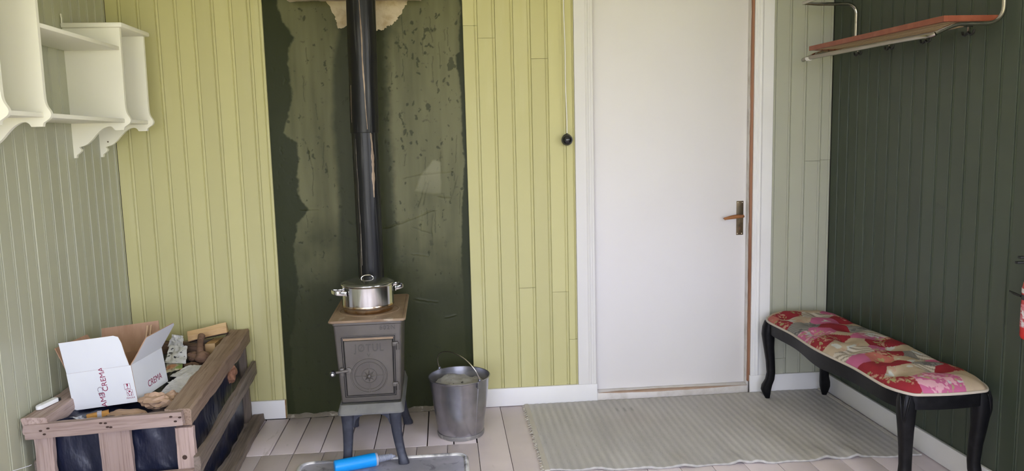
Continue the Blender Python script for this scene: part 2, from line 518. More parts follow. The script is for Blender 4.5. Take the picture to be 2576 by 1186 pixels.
pat *= 0.84 + 0.26 * fbm(GX, GZ * 0.25, 10, 4, 8) + 0.22 * fbm(GX, GZ * 0.08, 34, 3, 18)
# dark halo under the bare plaster round the flue
halo = np.exp(-(((GX - 1.30) / 0.17) ** 2 + ((GZ - 2.10) / 0.10) ** 2) ** 2 * 0.9)
pat *= 1 - 0.75 * halo * sstep(-0.2, 0.4, fbm(GX, GZ, 9, 3, 31) + 0.3)
disp = fbm(GX, GZ * 0.7, 4, 3, 41) * 0.0022 + fbm(GX, GZ * 0.6, 22, 4, 42) * 0.0005
rs = np.random.RandomState(5)
reg = sstep(-0.15, 0.35, fbm(GX, GZ, 4.5, 3, 77)) * sstep(0.75, 1.25, GZ) * (0.45 + 0.55 * sstep(1.30, 1.50, GX))
c1_ = fbm(GX + 0.012 * fbm(GX, GZ, 40, 2, 78), GZ * 0.55, 48, 4, 79)
chip = sstep(0.40, 0.47, c1_ + 0.20 * (reg - 0.75))
for k in range(46):                               # larger chips where the finish is lost
    cx_, cz_ = rs.uniform(XPL + 0.1, XPR - 0.03), rs.uniform(0.95, 2.2)
    if rs.rand() < 0.5:
        cx_ = rs.uniform(1.42, 1.72); cz_ = rs.uniform(1.4, 2.15)
    w_, h_ = rs.uniform(0.004, 0.009), rs.uniform(0.006, 0.018)
    ang = rs.uniform(-0.5, 0.5)
    dx, dz = GX - cx_ + nz * 0.9, GZ - cz_ + nz * 0.9
    q = ((dx * math.cos(ang) + dz * math.sin(ang)) / w_) ** 2 + ((-dx * math.sin(ang) + dz * math.cos(ang)) / h_) ** 2
    chip = np.maximum(chip, 1 - sstep(0.7, 1.1, q))
for k in range(26):                               # hairline vertical cracks
    cx_, cz_, ln_ = rs.uniform(1.40, 1.74), rs.uniform(1.0, 2.1), rs.uniform(0.03, 0.16)
    if rs.rand() < 0.3: cx_ = rs.uniform(0.92, 1.07)
    sl_ = rs.uniform(-0.15, 0.15)
    t_ = GX - cx_ - sl_ * (GZ - cz_) + nz * 0.5
    chip = np.maximum(chip, 0.8 * np.exp(-(t_ / 0.0020) ** 2) * (np.abs(GZ - cz_) < ln_ / 2))
pat *= 1 - 0.72 * chip
disp -= 0.0006 * chip
lines_ = [(1.559, 1.255, 1.516, 1.119, -0.8), (1.578, 1.262, 1.541, 1.133, -0.8), (1.591, 1.116, 1.579, 0.893, -0.7), (1.33, 1.010, 1.61, 1.104, 1.0), (1.443, 1.277, 1.534, 1.293, -0.6), (1.534, 1.297, 1.708, 1.307, 1.0), (1.73, 1.28, 1.683, 1.14, -0.7), (1.624, 1.177, 1.696, 1.167, 0.7), (1.477, 1.013, 1.582, 0.975, -0.6), (1.648, 1.418, 1.647, 1.305, -0.8), (1.537, 1.095, 1.53, 0.996, 0.5), (0.90, 1.130, 0.99, 1.125, 0.7), (0.95, 1.45, 0.97, 1.36, -0.8), (1.48, 0.62, 1.60, 0.60, 0.7), (1.47, 0.87, 1.56, 0.855, 0.5), (1.64, 0.515, 1.70, 0.520, 1.0)]
for (xa, za, xb, zb, am) in lines_:               # trowel ridges (+) and cracks (-)
    d = np.array([xb - xa, zb - za]); ln = np.hypot(*d); d /= ln
    s_ = (GX - xa) * d[0] + (GZ - za) * d[1]
    t_ = -(GX - xa) * d[1] + (GZ - za) * d[0] + nz * 0.45
    msk = sstep(-0.01, 0.01, s_) * (1 - sstep(ln - 0.01, ln + 0.01, s_)) * (0.55 + 0.9 * np.clip(fbm(GX, GZ, 30, 2, 91) + 0.3, 0, 1))
    if am > 0:
        disp += am * msk * (0.0030 * np.exp(-(t_ / 0.0035) ** 2) - 0.0010 * np.exp(-((t_ + 0.008) / 0.005) ** 2))
    else:
        disp += am * msk * 0.0020 * np.exp(-(t_ / 0.0025) ** 2)
        pat *= 1 + am * 0.7 * msk * np.exp(-(t_ / 0.0028) ** 2)
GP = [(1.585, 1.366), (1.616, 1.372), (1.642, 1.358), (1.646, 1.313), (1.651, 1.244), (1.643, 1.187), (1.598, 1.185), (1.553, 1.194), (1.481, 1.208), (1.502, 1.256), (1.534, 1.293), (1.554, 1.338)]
dmin = np.full(GX.shape, 9.0)                      # distance inside the smooth patch; its sheen is painted in as lighter colour
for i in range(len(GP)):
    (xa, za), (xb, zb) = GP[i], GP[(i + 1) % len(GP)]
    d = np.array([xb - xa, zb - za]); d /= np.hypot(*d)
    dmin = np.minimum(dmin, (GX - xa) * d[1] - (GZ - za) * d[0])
painted_sheen = sstep(-0.004, 0.010, dmin + nz * 0.5) * (0.55 + 0.45 * sstep(1.18, 1.33, GZ))
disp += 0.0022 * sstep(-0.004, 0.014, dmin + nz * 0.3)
pat = np.clip(pat, 0, 1)
P = np.stack([GX, 0.016 - disp, GZ], -1)
pm_ = MB().grid(P)
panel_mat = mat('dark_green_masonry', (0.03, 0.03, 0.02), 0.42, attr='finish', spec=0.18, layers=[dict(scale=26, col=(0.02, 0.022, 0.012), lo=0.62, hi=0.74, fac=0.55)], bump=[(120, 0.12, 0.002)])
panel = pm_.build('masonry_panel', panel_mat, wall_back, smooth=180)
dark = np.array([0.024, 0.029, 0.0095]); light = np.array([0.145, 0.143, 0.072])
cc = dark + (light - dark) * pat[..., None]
cc = cc * (1 - painted_sheen[..., None] * 0.6) + np.array([0.25, 0.245, 0.155]) * painted_sheen[..., None] * 0.6
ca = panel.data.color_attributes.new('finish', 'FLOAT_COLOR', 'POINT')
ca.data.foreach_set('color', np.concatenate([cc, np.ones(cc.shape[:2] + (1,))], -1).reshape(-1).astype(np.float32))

PLASTER = mat('bare_plaster', (0.58, 0.49, 0.34), 0.85, layers=[dict(scale=18, col=(0.44, 0.34, 0.21), lo=0.45, hi=0.65), dict(scale=7, col=(0.66, 0.58, 0.44), lo=0.5, hi=0.7)], bump=[(40, 0.5, 0.006)])
pl = [(1.065, 2.26), (1.092, 2.19), (1.110, 2.16), (1.122, 2.135), (1.133, 2.115), (1.134, 2.095), (1.141, 2.06), (1.156, 2.056), (1.175, 2.066), (1.200, 2.075), (1.25, 2.08), (1.30, 2.06), (1.335, 2.045), (1.352, 2.050), (1.375, 2.052), (1.400, 2.070), (1.425, 2.078), (1.440, 2.092), (1.455, 2.118), (1.474, 2.132), (1.482, 2.16), (1.500, 2.185), (1.53, 2.26)]
pp = []
for i in range(len(pl) - 1):
    for k in range(4):
        t = k / 4
        j = 0.0 if k == 0 else random.uniform(-0.005, 0.005)
        pp.append((pl[i][0] * (1 - t) + pl[i + 1][0] * t + j, pl[i][1] * (1 - t) + pl[i + 1][1] * t + random.uniform(-0.004, 0.004)))
pp.append(pl[-1])
MB().prism(pp, lambda u, v, w: (u, w, v), 0.018, 0.0105).build('bare_plaster_patch', PLASTER, wall_back, smooth=None)
# broken plaster collar where the flue meets the chimney breast
lx = np.linspace(0.93, 1.575, 60); ly = np.linspace(0.016, -0.285, 16)
rings = []
for i, x in enumerate(lx):
    e = min(1.0, 6 * min(x - 0.925, 1.58 - x) + 0.25)
    yb = -0.285 * min(1, 0.55 + 0.45 * e) + 0.02 * float(fbm(x, 0.3, 18, 3, 2))
    zb = 2.166 + 0.006 * float(fbm(x, 1.3, 25, 3, 4))
    rings.append([(x, 0.016, zb + 0.03), (x, yb * 0.6, zb + 0.004), (x, yb, zb), (x, yb - 0.004, zb + 0.01), (x, yb, zb + 0.05), (x, 0.016, Z_CEIL - 0.12)])
struct(MB().loft(rings).build('trim_4', PLASTER, None, smooth=None))
# rubble strip at the foot of the panel
ms = MB()
MORTAR = mat('grey_mortar', (0.24, 0.21, 0.165), 0.9, layers=[dict(scale=30, col=(0.48, 0.43, 0.36), lo=0.56, hi=0.68)], bump=[(60, 0.6, 0.004)])
rings = []
for x in np.linspace(XPL + 0.002, XPR - 0.002, 120):
    n_ = float(fbm(x, 0.5, 22, 4, 6))
    rings.append([(x, 0.02, 0.014 + 0.010 * n_), (x, -0.004 + 0.006 * n_, 0.009 + 0.006 * n_), (x, -0.024 + 0.010 * float(fbm(x, 2.5, 30, 3, 9)), 0.001), (x, 0.02, -0.02)])
ms.loft(rings).build('mortar_strip', MORTAR, wall_back, smooth=50)

# ---- baseboards
def bb(name, x0, x1, y0, y1, h=0.103):
    return struct(MB().box(x0, x1, y0, y1, 0.0015, h, b=0.0022).build(name, WHITE, base=(x0, y0, 0)))
b1 = bb('baseboard_back', 0.0, 0.762, -0.018, 0.0)
MB().box(0.7622, 0.765, -0.0175, 0.0, 0.002, 0.1025).build('bare_end', mat('pine_end', (0.52, 0.33, 0.17), 0.7, layers=[dict(scale=30, col=(0.40, 0.22, 0.10), lo=0.4, hi=0.6)]), b1, base=(0, -0.018, 0), smooth=None)
bb('baseboard_back', 1.789, 2.472, -0.018, -0.0005)
bb('baseboard_back', 3.352, 3.789, -0.018, -0.0005)
bb('baseboard_right', X_RIGHT - 0.0165, X_RIGHT - 0.0005, Y_FRONT + 0.01, -0.0195)
bb('baseboard_left', 0.0005, 0.0165, Y_FRONT + 0.01, -0.0195)

# ---- door casing
CASE = mat('casing_paint', (0.715, 0.70, 0.675), 0.5, spec=0.35, layers=[dict(scale=3, col=(0.69, 0.675, 0.65), lo=0.4, hi=0.7, fac=0.6)], bump=(40, 0.03, 0.002))
def casing(name, x0, x1, inner):
    """inner = +1 when the moulded edge is on the +x side"""
    w = x1 - x0
    pr = [(0, 0), (0, 0.014), (0.002, 0.016), (w * 0.56, 0.016), (w * 0.60, 0.019), (w * 0.66, 0.021), (w * 0.72, 0.019), (w * 0.74, 0.0165), (w * 0.84, 0.0165), (w * 0.86, 0.014), (w * 0.97, 0.014), (w, 0.011), (w, 0)]
    f = (lambda u, v, z: (x0 + u, -v, z)) if inner > 0 else (lambda u, v, z: (x1 - u, -v, z))
    return struct(MB().prism(pr, f, 0.1038, 2.37).build(name, CASE if inner > 0 else WHITE, base=(x0, 0, 0), smooth=25))
casing('trim_1', 2.366, 2.468, 1)
casing('trim_2', 3.357, 3.463, -1)
struct(MB().box(2.468, 3.357, -0.016, -0.0005, 2.265, 2.37, b=0.002).build('trim_3', WHITE))

# ---- door
d_leaf = MB().box(2.470, 3.342, 0.048, 0.088, 0.0482, 2.25, b=0.0015).build('door_1', DOOR_WHITE, base=(2.470, 0.048, 0.052))
struct(d_leaf)
D0 = (2.470, 0.048, 0.052)
jm = mat('worn_frame_paint', (0.66, 0.63, 0.59), 0.5, layers=[dict(scale=12, col=(0.48, 0.44, 0.39), lo=0.5, hi=0.7, fac=0.8)])
MB().box(3.3425, 3.356, 0.0165, 0.10, 0.0015, 2.26).build('jamb', jm, d_leaf, base=D0, smooth=None)
MB().box(2.452, 2.4695, 0.0005, 0.10, 0.0015, 2.26).build('jamb', jm, d_leaf, base=D0, smooth=None)
MB().box(2.4695, 3.3425, 0.0005, 0.10, 2.2515, 2.264).build('jamb', jm, d_leaf, base=D0, smooth=None)
# bare wood edge of the right jamb, ragged
rings = []
for z in np.linspace(0.0655, 2.25, 120):
    e = 0.0025 * float(fbm(z, 0.7, 16, 3, 3))
    rings.append([(3.3445 + e, 0.0005, z), (3.3564, 0.0005, z), (3.3564, 0.0160, z), (3.3445 + e, 0.0160, z)])
MB().loft(rings).build('bare_jamb_edge', BARE, d_leaf, base=D0, smooth=None)
thr = MB().box(2.473, 3.3425, -0.012, 0.10, 0.0015, 0.0475, b=0.002)
thr_o = thr.build('threshold', mat('worn_threshold', (0.70, 0.67, 0.64), 0.5, layers=[dict(scale=9, col=(0.50, 0.46, 0.41), lo=0.5, hi=0.68, fac=0.7)]), d_leaf, base=D0)
rings = []
for x in np.linspace(2.48, 3.335, 150):
    wv = 0.010 + 0.010 * math.exp(-((x - 2.86) / 0.22) ** 2) + 0.005 * float(fbm(x, 0.2, 18, 3, 12))
    wv = max(0.001, wv * min(1, (x - 2.475) * 9) * min(1, (3.34 - x) * 5))
    rings.append([(x, -0.0125, 0.0475 - wv * 0.45), (x, -0.0125, 0.0482), (x, -0.010 + wv * 1.2, 0.0482), (x, -0.010 + wv * 1.2, 0.044)])
MB().loft(rings).build('bare_threshold_edge', mat('bare_threshold_wood', (0.34, 0.215, 0.14), 0.7, layers=[dict(scale=22, stretch=(0.2, 1, 1), col=(0.45, 0.33, 0.24), lo=0.4, hi=0.6)]), thr_o, base=D0, smooth=None)
BRASS = mat('tarnished_bronze', (0.10, 0.078, 0.05), 0.42, metal=0.85, layers=[dict(scale=18, col=(0.20, 0.15, 0.09), lo=0.45, hi=0.65)])
plate = MB().box(3.286, 3.326, 0.0445, 0.0481, 0.905, 1.097, b=0.001).build('handle_plate', BRASS, d_leaf, base=D0)
for (sx, sz) in ((3.294, 1.088), (3.319, 1.088), (3.292, 0.913), (3.317, 0.913)):
    MB().lathe([(0.0005, 0), (0.0034, 0.0), (0.0028, 0.0012), (0.0005, 0.0018)], 10, M=Matrix.Translation((sx, 0.0446, sz)) @ Matrix.Rotation(PI / 2, 4, 'X')).build('screw', mat('pale_screw', (0.65, 0.58, 0.45), 0.35, metal=1.0), plate, base=D0)
kh = MB().prism([(0.0, 0.0)] + [(0.006 * math.cos(a), 0.020 + 0.006 * math.sin(a)) for a in np.linspace(-1.1, 4.2, 12)] + [(-0.004, 0.0)], lambda u, v, w: (3.306 + u, w, 0.930 + v * 0.8), 0.0448, 0.0438)
kh.build('keyhole', mat('keyhole_brown', (0.14, 0.06, 0.02), 0.5), plate, base=D0, smooth=None)
LEV = mat('brown_lever_wood', (0.36, 0.15, 0.05), 0.4, layers=[dict(scale=20, stretch=(0.2, 1, 1), col=(0.24, 0.09, 0.03), lo=0.45, hi=0.65)])
rings = []
for t in np.linspace(0, 1, 14):
    x = 3.306 - 0.112 * t
    y = -0.006 - 0.006 * math.sin(t * PI) * 0 
    z = 1.016 - 0.012 * t + 0.003 * math.sin(t * PI)
    hw = 0.0085 + 0.0035 * math.sin(min(1, t * 1.15) * PI * 0.9) - 0.002 * t
    hd = 0.009
    rings.append([(x + 0.006 * (math.sin(a) < -0.3) * (t > 0.95), y + hd * math.cos(a), z + hw * math.sin(a)) for a in np.linspace(0, 2 * PI, 13)[:-1]])
lv = MB().loft(rings)
lv.build('lever', LEV, plate, base=D0)
MB().tube([(3.306, 0.0446, 1.014), (3.306, 0.02, 1.014), (3.306, -0.004, 1.014)], 0.0075, 12).build('spindle', BRASS, plate, base=D0)

# ================================================================= wall shelf (left wall)
shelf = thing('wall_shelf', 'cream painted wall shelf with scrolled brackets hung on the board wall', 'shelf', (0.001, -0.8, 1.43))
SB = (0.001, -0.8, 1.43)
def side_profile(top):
    lower = [(0.0, 1.432), (0.010, 1.432), (0.013, 1.446), (0.022, 1.452), (0.033, 1.462), (0.035, 1.470), (0.029, 1.476), (0.026, 1.482), (0.034, 1.482)]
    curve = [(0.034, 1.482), (0.060, 1.492), (0.084, 1.512), (0.105, 1.535), (0.128, 1.556), (0.150, 1.568), (0.168, 1.570), (0.180, 1.564), (0.187, 1.553)]
    front = [(0.187, 1.553), (0.226, 1.553), (0.230, 1.566), (0.240, 1.573), (0.254, 1.584), (0.259, 1.596), (0.256, 1.608), (0.246, 1.625), (0.241, 1.645), (0.240, 1.68)]
    sm = [(p.x, p.y) for p in bezier([(a, b, 0) for a, b in curve], 4)]
    fr = [(p.x, p.y) for p in bezier([(a, b, 0) for a, b in front[1:]], 3)]
    pts = lower + sm[1:] + fr + [(0.244, top), (0.0, top)]
    return pts
def shelf_side(y, top, t=0.017):
    return MB().prism(side_profile(top), lambda u, v, w: (0.001 + u, w, v), y - t / 2, y + t / 2).build('side_panel', CREAM, shelf, base=SB, smooth=30)
Y_A, Y_B, Y_C, Y_D = -1.425, -1.155, -0.452, -0.182
for y, top in ((Y_A, 2.30), (Y_B, 2.30), (Y_C, 2.004), (Y_D, 2.004)):
    p_ = shelf_side(y, top)
    if y == Y_D:
        MB().lathe([(0.0005, 0), (0.004, 0), (0.003, 0.0016), (0.0005, 0.002)], 10, M=Matrix.Translation((0.040, y - 0.0085, 1.505)) @ Matrix.Rotation(PI / 2, 4, 'X')).build('screw', mat('brown_screw', (0.16, 0.12, 0.07), 0.5, metal=0.7), p_, base=SB)
def shelf_board(y0, y1, z, x1=0.236, t=0.017):
    MB().box(0.002, x1, y0, y1, z - t, z, b=0.0025).build('shelf_board', CREAM, shelf, base=SB)
shelf_board(Y_A + 0.0088, Y_B - 0.0088, 1.603)
shelf_board(Y_B + 0.0088, Y_C - 0.0088, 1.603)
shelf_board(Y_C + 0.0088, Y_D - 0.0088, 1.603)
shelf_board(Y_B + 0.0088, Y_C - 0.0088, 1.923, 0.238)
MB().box(0.002, 0.262, Y_C - 0.026, Y_D + 0.030, 2.0045, 2.026, b=0.006).build('top_board', CREAM, shelf, base=SB)
MB().box(0.002, 0.262, Y_A - 0.026, Y_B + 0.026, 2.3005, 2.322, b=0.006).build('top_board', CREAM, shelf, base=SB)
hk = MB().tube([(0.008, -0.474, 2.02), (0.009, -0.474, 2.045), (0.008, -0.475, 2.055)], 0.0028, 8)
hk.tube(arc((0.008, -0.475, 2.060), 0.0045, 0, 2 * PI * 0.95, 12, (0, 1, 0), (0, 0, 1)), 0.0018, 6)
hk.build('hanging_eye', CREAM, shelf, base=SB)

# ================================================================= pull cord
cord = thing('pull_cord', 'white pull cord hanging beside the door with a black ball knob', 'cord', (2.318, -0.040, 1.43))
CB = (2.318, -0.040, 1.43)
pts = [(2.309 + 0.009 * (1 - (z - 1.49) / 0.95) + 0.0012 * math.sin(z * 17), -0.040, z) for z in np.linspace(1.488, 2.44, 30)]
MB().tube(pts, 0.0030, 8).build('cord_line', mat('white_cord', (0.78, 0.76, 0.70), 0.6, bump=(300, 0.4, 0.002)), cord, base=CB)
kb = []
for a in np.linspace(0, PI, 20):
    kb.append((max(0.0006, 0.0305 * math.sin(a)), -0.0305 * math.cos(a)))
BLK = mat('black_lacquer', (0.012, 0.012, 0.013), 0.18, coat=0.4)
ball = MB().lathe(kb, 32, (2.318, -0.040, 1.460)).build('ball_knob', BLK, cord, base=CB, smooth=60)
MB().tube(arc((2.318, -0.040, 1.461), 0.0308, 0, 2 * PI, 40, (0.93, 0.37, 0), (0, 0, 1)), 0.0012, 6).build('groove_ring', mat('dull_black', (0.03, 0.03, 0.03), 0.5), ball, base=CB)
MB().tube([(2.318, -0.040, 1.487), (2.318, -0.040, 1.4955)], [0.0045, 0.003], 10).build('ferrule', BLK, ball, base=CB)

# ================================================================= hat rack (right wall)
rack = thing('hat_rack', 'chrome tube hat rack with red-brown rim and coat hooks on dark wall', 'hat rack', (3.80, -0.77, 1.86))
RB = (3.80, -0.77, 1.86)
CHROME = mat('worn_chrome', (0.56, 0.53, 0.48), 0.14, metal=1.0, layers=[dict(scale=40, col=(0.32, 0.27, 0.21), lo=0.6, hi=0.75, fac=0.6)])
RED = mat('red_brown_rim', (0.25, 0.066, 0.034), 0.42, layers=[dict(scale=20, col=(0.30, 0.09, 0.05), lo=0.45, hi=0.65)])
SLAT = mat('rack_slat_wood', (0.50, 0.36, 0.20), 0.45, layers=[dict(scale=20, stretch=(1, 0.06, 1), col=(0.38, 0.25, 0.13), lo=0.45, hi=0.65)])
def zr(y):                       # the rack hangs very slightly lower at its near end
    return 1.895 + (y + 0.25) * 0.0165
YA, YB = -0.240, -1.285
XF = 3.560
XW = 3.788
def rim_piece(name, a, b, w, h):
    ax, ay = a; bx, by = b
    d = Vector((bx - ax, by - ay, 0)).normalized()
    n = Vector((-d.y, d.x, 0))
    ring = []
    for (x, y) in (a, b):
        z = zr(y)
        ring.append([Vector((x, y, z)) + n * u + Vector((0, 0, v)) for u, v in ((-w / 2, -h / 2), (w / 2, -h / 2), (w / 2, h / 2), (-w / 2, h / 2))])
    return MB().loft(ring).build(name, RED, rack, base=RB, smooth=None)
rim_piece('rim', (XF, YA + 0.009), (XF, YB - 0.009), 0.018, 0.022)
rim_piece('rim', (XF + 0.0095, YB), (XW - 0.012, YB), 0.018, 0.022)
rim_piece('rim', (XF + 0.0095, YA), (XW - 0.012, YA), 0.018, 0.022)
for k in range(6):
    x = XF + 0.034 + k * 0.033
    r0 = [(x + u, YA - 0.009, zr(YA) - 0.004 + v) for u, v in ((-0.011, -0.004), (0.011, -0.004), (0.011, 0.004), (-0.011, 0.004))]
    r1 = [(x + u, YB + 0.009, zr(YB) - 0.004 + v) for u, v in ((-0.011, -0.004), (0.011, -0.004), (0.011, 0.004), (-0.011, 0.004))]
    MB().loft([r0, r1]).build('slat', SLAT, rack, base=RB, smooth=None)
def side_tube(y, zu):
    z0 = zr(y)
    pts = [(3.50, y, zu + 0.005), (3.58, y, zu), (XW - 0.055, y, zu)]
    pts += [tuple(p) for p in arc((XW - 0.055, y, zu - 0.050), 0.050, PI / 2, 0, 8)]
    pts += [(XW - 0.005, y, z0 + 0.10)]
    pts += [tuple(p) for p in arc((XW - 0.065, y, z0 + 0.040), 0.060, 0, -PI / 2, 8)]
    pts += [(XF + 0.045, y, z0 - 0.022), (XF + 0.015, y, z0 - 0.030), (XF - 0.02, y, z0 - 0.044), (3.512, y, z0 - 0.057)]
    return pts
ya, yb = YA - 0.022, YB - 0.018
rail_a = side_tube(ya, 2.112)
rail_b = side_tube(yb, 2.095)
MB().tube(rail_a, 0.0085, 12).build('side_tube', CHROME, rack, base=RB, smooth=60)
MB().tube(rail_b, 0.0085, 12).build('side_tube', CHROME, rack, base=RB, smooth=60)
za, zb = rail_a[-1][2], rail_b[-1][2]
fr_pts = [(3.512, yb, zb), (3.504, yb + 0.006, zb - 0.003), (3.499, yb + 0.02, zb - 0.003), (3.497, yb + 0.06, zb - 0.002)] + [(3.497, yb + 0.06 + (ya - yb - 0.12) * t, zb + (za - zb) * t) for t in (0.25, 0.5, 0.75, 1)] + [(3.499, ya - 0.02, za - 0.003), (3.504, ya - 0.006, za - 0.003), (3.512, ya, za)]
DARKENED = mat('darkened_chrome', (0.30, 0.265, 0.22), 0.26, metal=1.0, layers=[dict(scale=30, stretch=(1, 0.1, 1), col=(0.42, 0.38, 0.33), lo=0.5, hi=0.7)])  # chrome darkened in colour to stand for its dark reflections
rail = MB().tube(fr_pts, 0.0105, 12).build('front_rail', DARKENED, rack, base=RB, smooth=60)
MB().tube([(3.497, ya - 0.062, za - 0.002), (3.497, ya - 0.095, za - 0.004)], 0.0118, 12).build('white_sleeve', mat('white_sleeve', (0.75, 0.73, 0.68), 0.5), rail, base=RB)
MB().tube([(3.50, ya, 2.117), (3.50, yb, 2.10)], 0.0085, 12).build('top_rail', CHROME, rack, base=RB, smooth=60)
IRON = mat('black_iron', (0.012, 0.012, 0.012), 0.45)
for y in (-0.345, -0.615, -0.885, -1.155):
    z = zr(y) - 0.012
    h = MB()
    x = 3.750
    h.box(x - 0.016, x + 0.016, y - 0.006, y + 0.006, z - 0.003, z + 0.004, b=0.001)
    for s_ in (-1, 1):
        h.tube(bezier([(x, y, z - 0.022), (x, y + s_ * 0.016, z - 0.034), (x, y + s_ * 0.030, z - 0.030), (x, y + s_ * 0.034, z - 0.018)], 5), 0.0045, 8)
    ho = h.build('coat_hook', IRON, rack, base=RB)
    MB().tube([(x, y, z), (x, y, z - 0.026)], 0.004, 10).build('pin', CHROME, ho, base=RB)

# ================================================================= stove
ST = (1.289, -0.435, 0.0)
stove = thing('wood_stove', 'small black cast iron wood stove with a rusty top plate on four legs', 'stove', ST, (0, 0, math.radians(0.8)))
CAST = mat('grey_black_cast_iron', (0.098, 0.087, 0.076), 0.42, metal=0.25, layers=[dict(scale=7, col=(0.125, 0.112, 0.098), lo=0.4, hi=0.65, fac=0.8), dict(scale=60, col=(0.16, 0.15, 0.14), lo=0.70, hi=0.8, fac=0.5)], bump=[(160, 0.12, 0.0015)])
ASHY = mat('ash_dusted_cast_iron', (0.135, 0.135, 0.128), 0.5, metal=0.2, layers=[dict(scale=9, col=(0.20, 0.20, 0.19), lo=0.42, hi=0.65, fac=0.6), dict(scale=40, col=(0.09, 0.09, 0.09), lo=0.66, hi=0.74, fac=0.4)], bump=[(120, 0.15, 0.002)])
RUST = mat('rusty_top_plate', (0.30, 0.215, 0.14), 0.55, metal=0.1, layers=[dict(scale=9, col=(0.20, 0.13, 0.08), lo=0.42, hi=0.62, fac=0.8), dict(scale=22, stretch=(1, 0.3, 1), col=(0.48, 0.40, 0.31), lo=0.60, hi=0.72, fac=0.7)], bump=[(100, 0.12, 0.002)])
LEGM = mat('blue_black_leg_iron', (0.034, 0.037, 0.052), 0.42, metal=0.3, layers=[dict(scale=18, col=(0.058, 0.062, 0.080), lo=0.5, hi=0.7)], bump=[(120, 0.1, 0.002)])
def rrect(hx_, y0, y1, r, z, n=4):
    pts = []
    for (cx_, cy_, a0) in ((hx_ - r, y1 - r, 0), (-hx_ + r, y1 - r, PI / 2), (-hx_ + r, y0 + r, PI), (hx_ - r, y0 + r, 3 * PI / 2)):
        for k in range(n + 1):
            a = a0 + PI / 2 * k / n
            pts.append((cx_ + r * math.cos(a), cy_ + r * math.sin(a), z))
    return pts
ZB0, ZB1 = 0.292, 0.668
def fy(z):                       # front face of the tapering body
    return -(0.222 + 0.026 * (z - ZB0) / (ZB1 - ZB0))
body = MB().loft([rrect(0.134, fy(ZB0), 0.21, 0.010, ZB0), rrect(0.1345, fy(ZB0) , 0.211, 0.010, ZB0 + 0.012), rrect(0.1510, fy(0.655), 0.234, 0.010, 0.655), rrect(0.156, fy(ZB1) - 0.004, 0.238, 0.012, 0.660), rrect(0.156, fy(ZB1) - 0.004, 0.238, 0.012, ZB1)]).build('body', CAST, stove, smooth=30)
def F(u, z, d=0.0):
    return (u, fy(z) - d, z)
def fpoly(poly, d0, d1):
    return MB().prism(poly, lambda u, v, w: F(u, v, w), d0, d1)
def frame_poly(mb, o, i, d0, d1):
    """quad ring between outer and inner corner lists"""
    for k in range(4):
        q = [o[k], o[(k + 1) % 4], i[(k + 1) % 4], i[k]]
        mb.prism(q, lambda u, v, w: F(u, v, w), d0, d1)
    return mb
# door frame lips and the door itself
O = [(-0.119, 0.312), (0.119, 0.312), (0.1245, 0.607), (-0.1235, 0.607)]
I1 = [(-0.1155, 0.3155), (0.1155, 0.3155), (0.121, 0.603), (-0.120, 0.603)]
I2 = [(-0.112, 0.319), (0.112, 0.319), (0.1175, 0.600), (-0.1165, 0.600)]
I3 = [(-0.1085, 0.322), (0.1085, 0.322), (0.114, 0.5965), (-0.113, 0.5965)]
frame_poly(MB(), O, I1, -0.004, 0.004).build('door_frame', CAST, stove, smooth=None)
frame_poly(MB(), I2, I3, -0.004, 0.0035).build('door_frame', CAST, stove, smooth=None)
fpoly([(-0.1155, 0.3155), (0.1155, 0.3155), (0.121, 0.603), (-0.120, 0.603)], 0.0002, 0.0006).build('door_gap', mat('dark_door_gap', (0.008, 0.008, 0.008), 0.8), stove, smooth=None)  # near-black sheet behind the door, filling the gap round it
DQ = [(-0.1045, 0.326), (0.1035, 0.326), (0.1085, 0.585), (-0.1075, 0.585)]
sd_ = MB()
ci = [(-0.1015, 0.329), (0.1005, 0.329), (0.1055, 0.582), (-0.1045, 0.582)]
sd_.loft([[F(*p, -0.002) for p in DQ], [F(*p, 0.0075) for p in DQ], [F(*p, 0.0100) for p in ci]])
sdoor = sd_.build('door', CAST, stove, smooth=None)
fpoly([(-0.110, 0.587), (0.112, 0.587), (0.1125, 0.596), (-0.1115, 0.596)], 0.0, 0.0065).build('rusty_lip', RUST, stove, smooth=None)
# compass ornament
CXO, CZO, DD = -0.002, 0.417, 0.0100
def oring(r, tr, h):
    prof = [(r - tr, 0), (r - tr * 0.5, h), (r + tr * 0.5, h), (r + tr, 0)]
    rings = []
    n = 48
    for k in range(n):
        a = 2 * PI * k / n
        rings.append([F(CXO + rr * math.cos(a), CZO + rr * math.sin(a), DD - 0.0005 + hh) for rr, hh in prof])
    return MB().loft(rings, cap=False, close=True)
oring(0.0795, 0.0036, 0.0040).build('ornament_ring', CAST, sdoor, smooth=60)
oring(0.0650, 0.0026, 0.0032).build('ornament_ring', CAST, sdoor, smooth=60)
oring(0.0335, 0.0022, 0.0030).build('ornament_ring', CAST, sdoor, smooth=60)
for a, w in ((0, 0.0016), (PI, 0.0016), (PI / 2, 0.0028), (-PI / 2, 0.0028)):
    c_, s_ = math.cos(a), math.sin(a)
    q = [(CXO + c_ * r_ - s_ * w * e, CZO + s_ * r_ + c_ * w * e) for r_, e in ((0.033, -1), (0.065, -1), (0.065, 1), (0.033, 1))]
    MB().prism(q, lambda u, v, w_: F(u, v, w_), DD - 0.0005, DD + 0.0034).build('ornament_arm', CAST, sdoor, smooth=None)
star = []
for k in range(16):
    a = PI / 2 + 2 * PI * k / 16
    r_ = 0.031 if k % 2 == 0 else 0.0135
    star.append((CXO + r_ * math.cos(a), CZO + r_ * math.sin(a)))
sm_ = MB()
vs = [F(*p, DD) for p in star] + [F(CXO, CZO, DD + 0.009)]
sm_.add(vs, [(k, (k + 1) % 16, 16) for k in range(16)] + [tuple(range(15, -1, -1))])
sm_.build('ornament_star', CAST, sdoor, smooth=None)
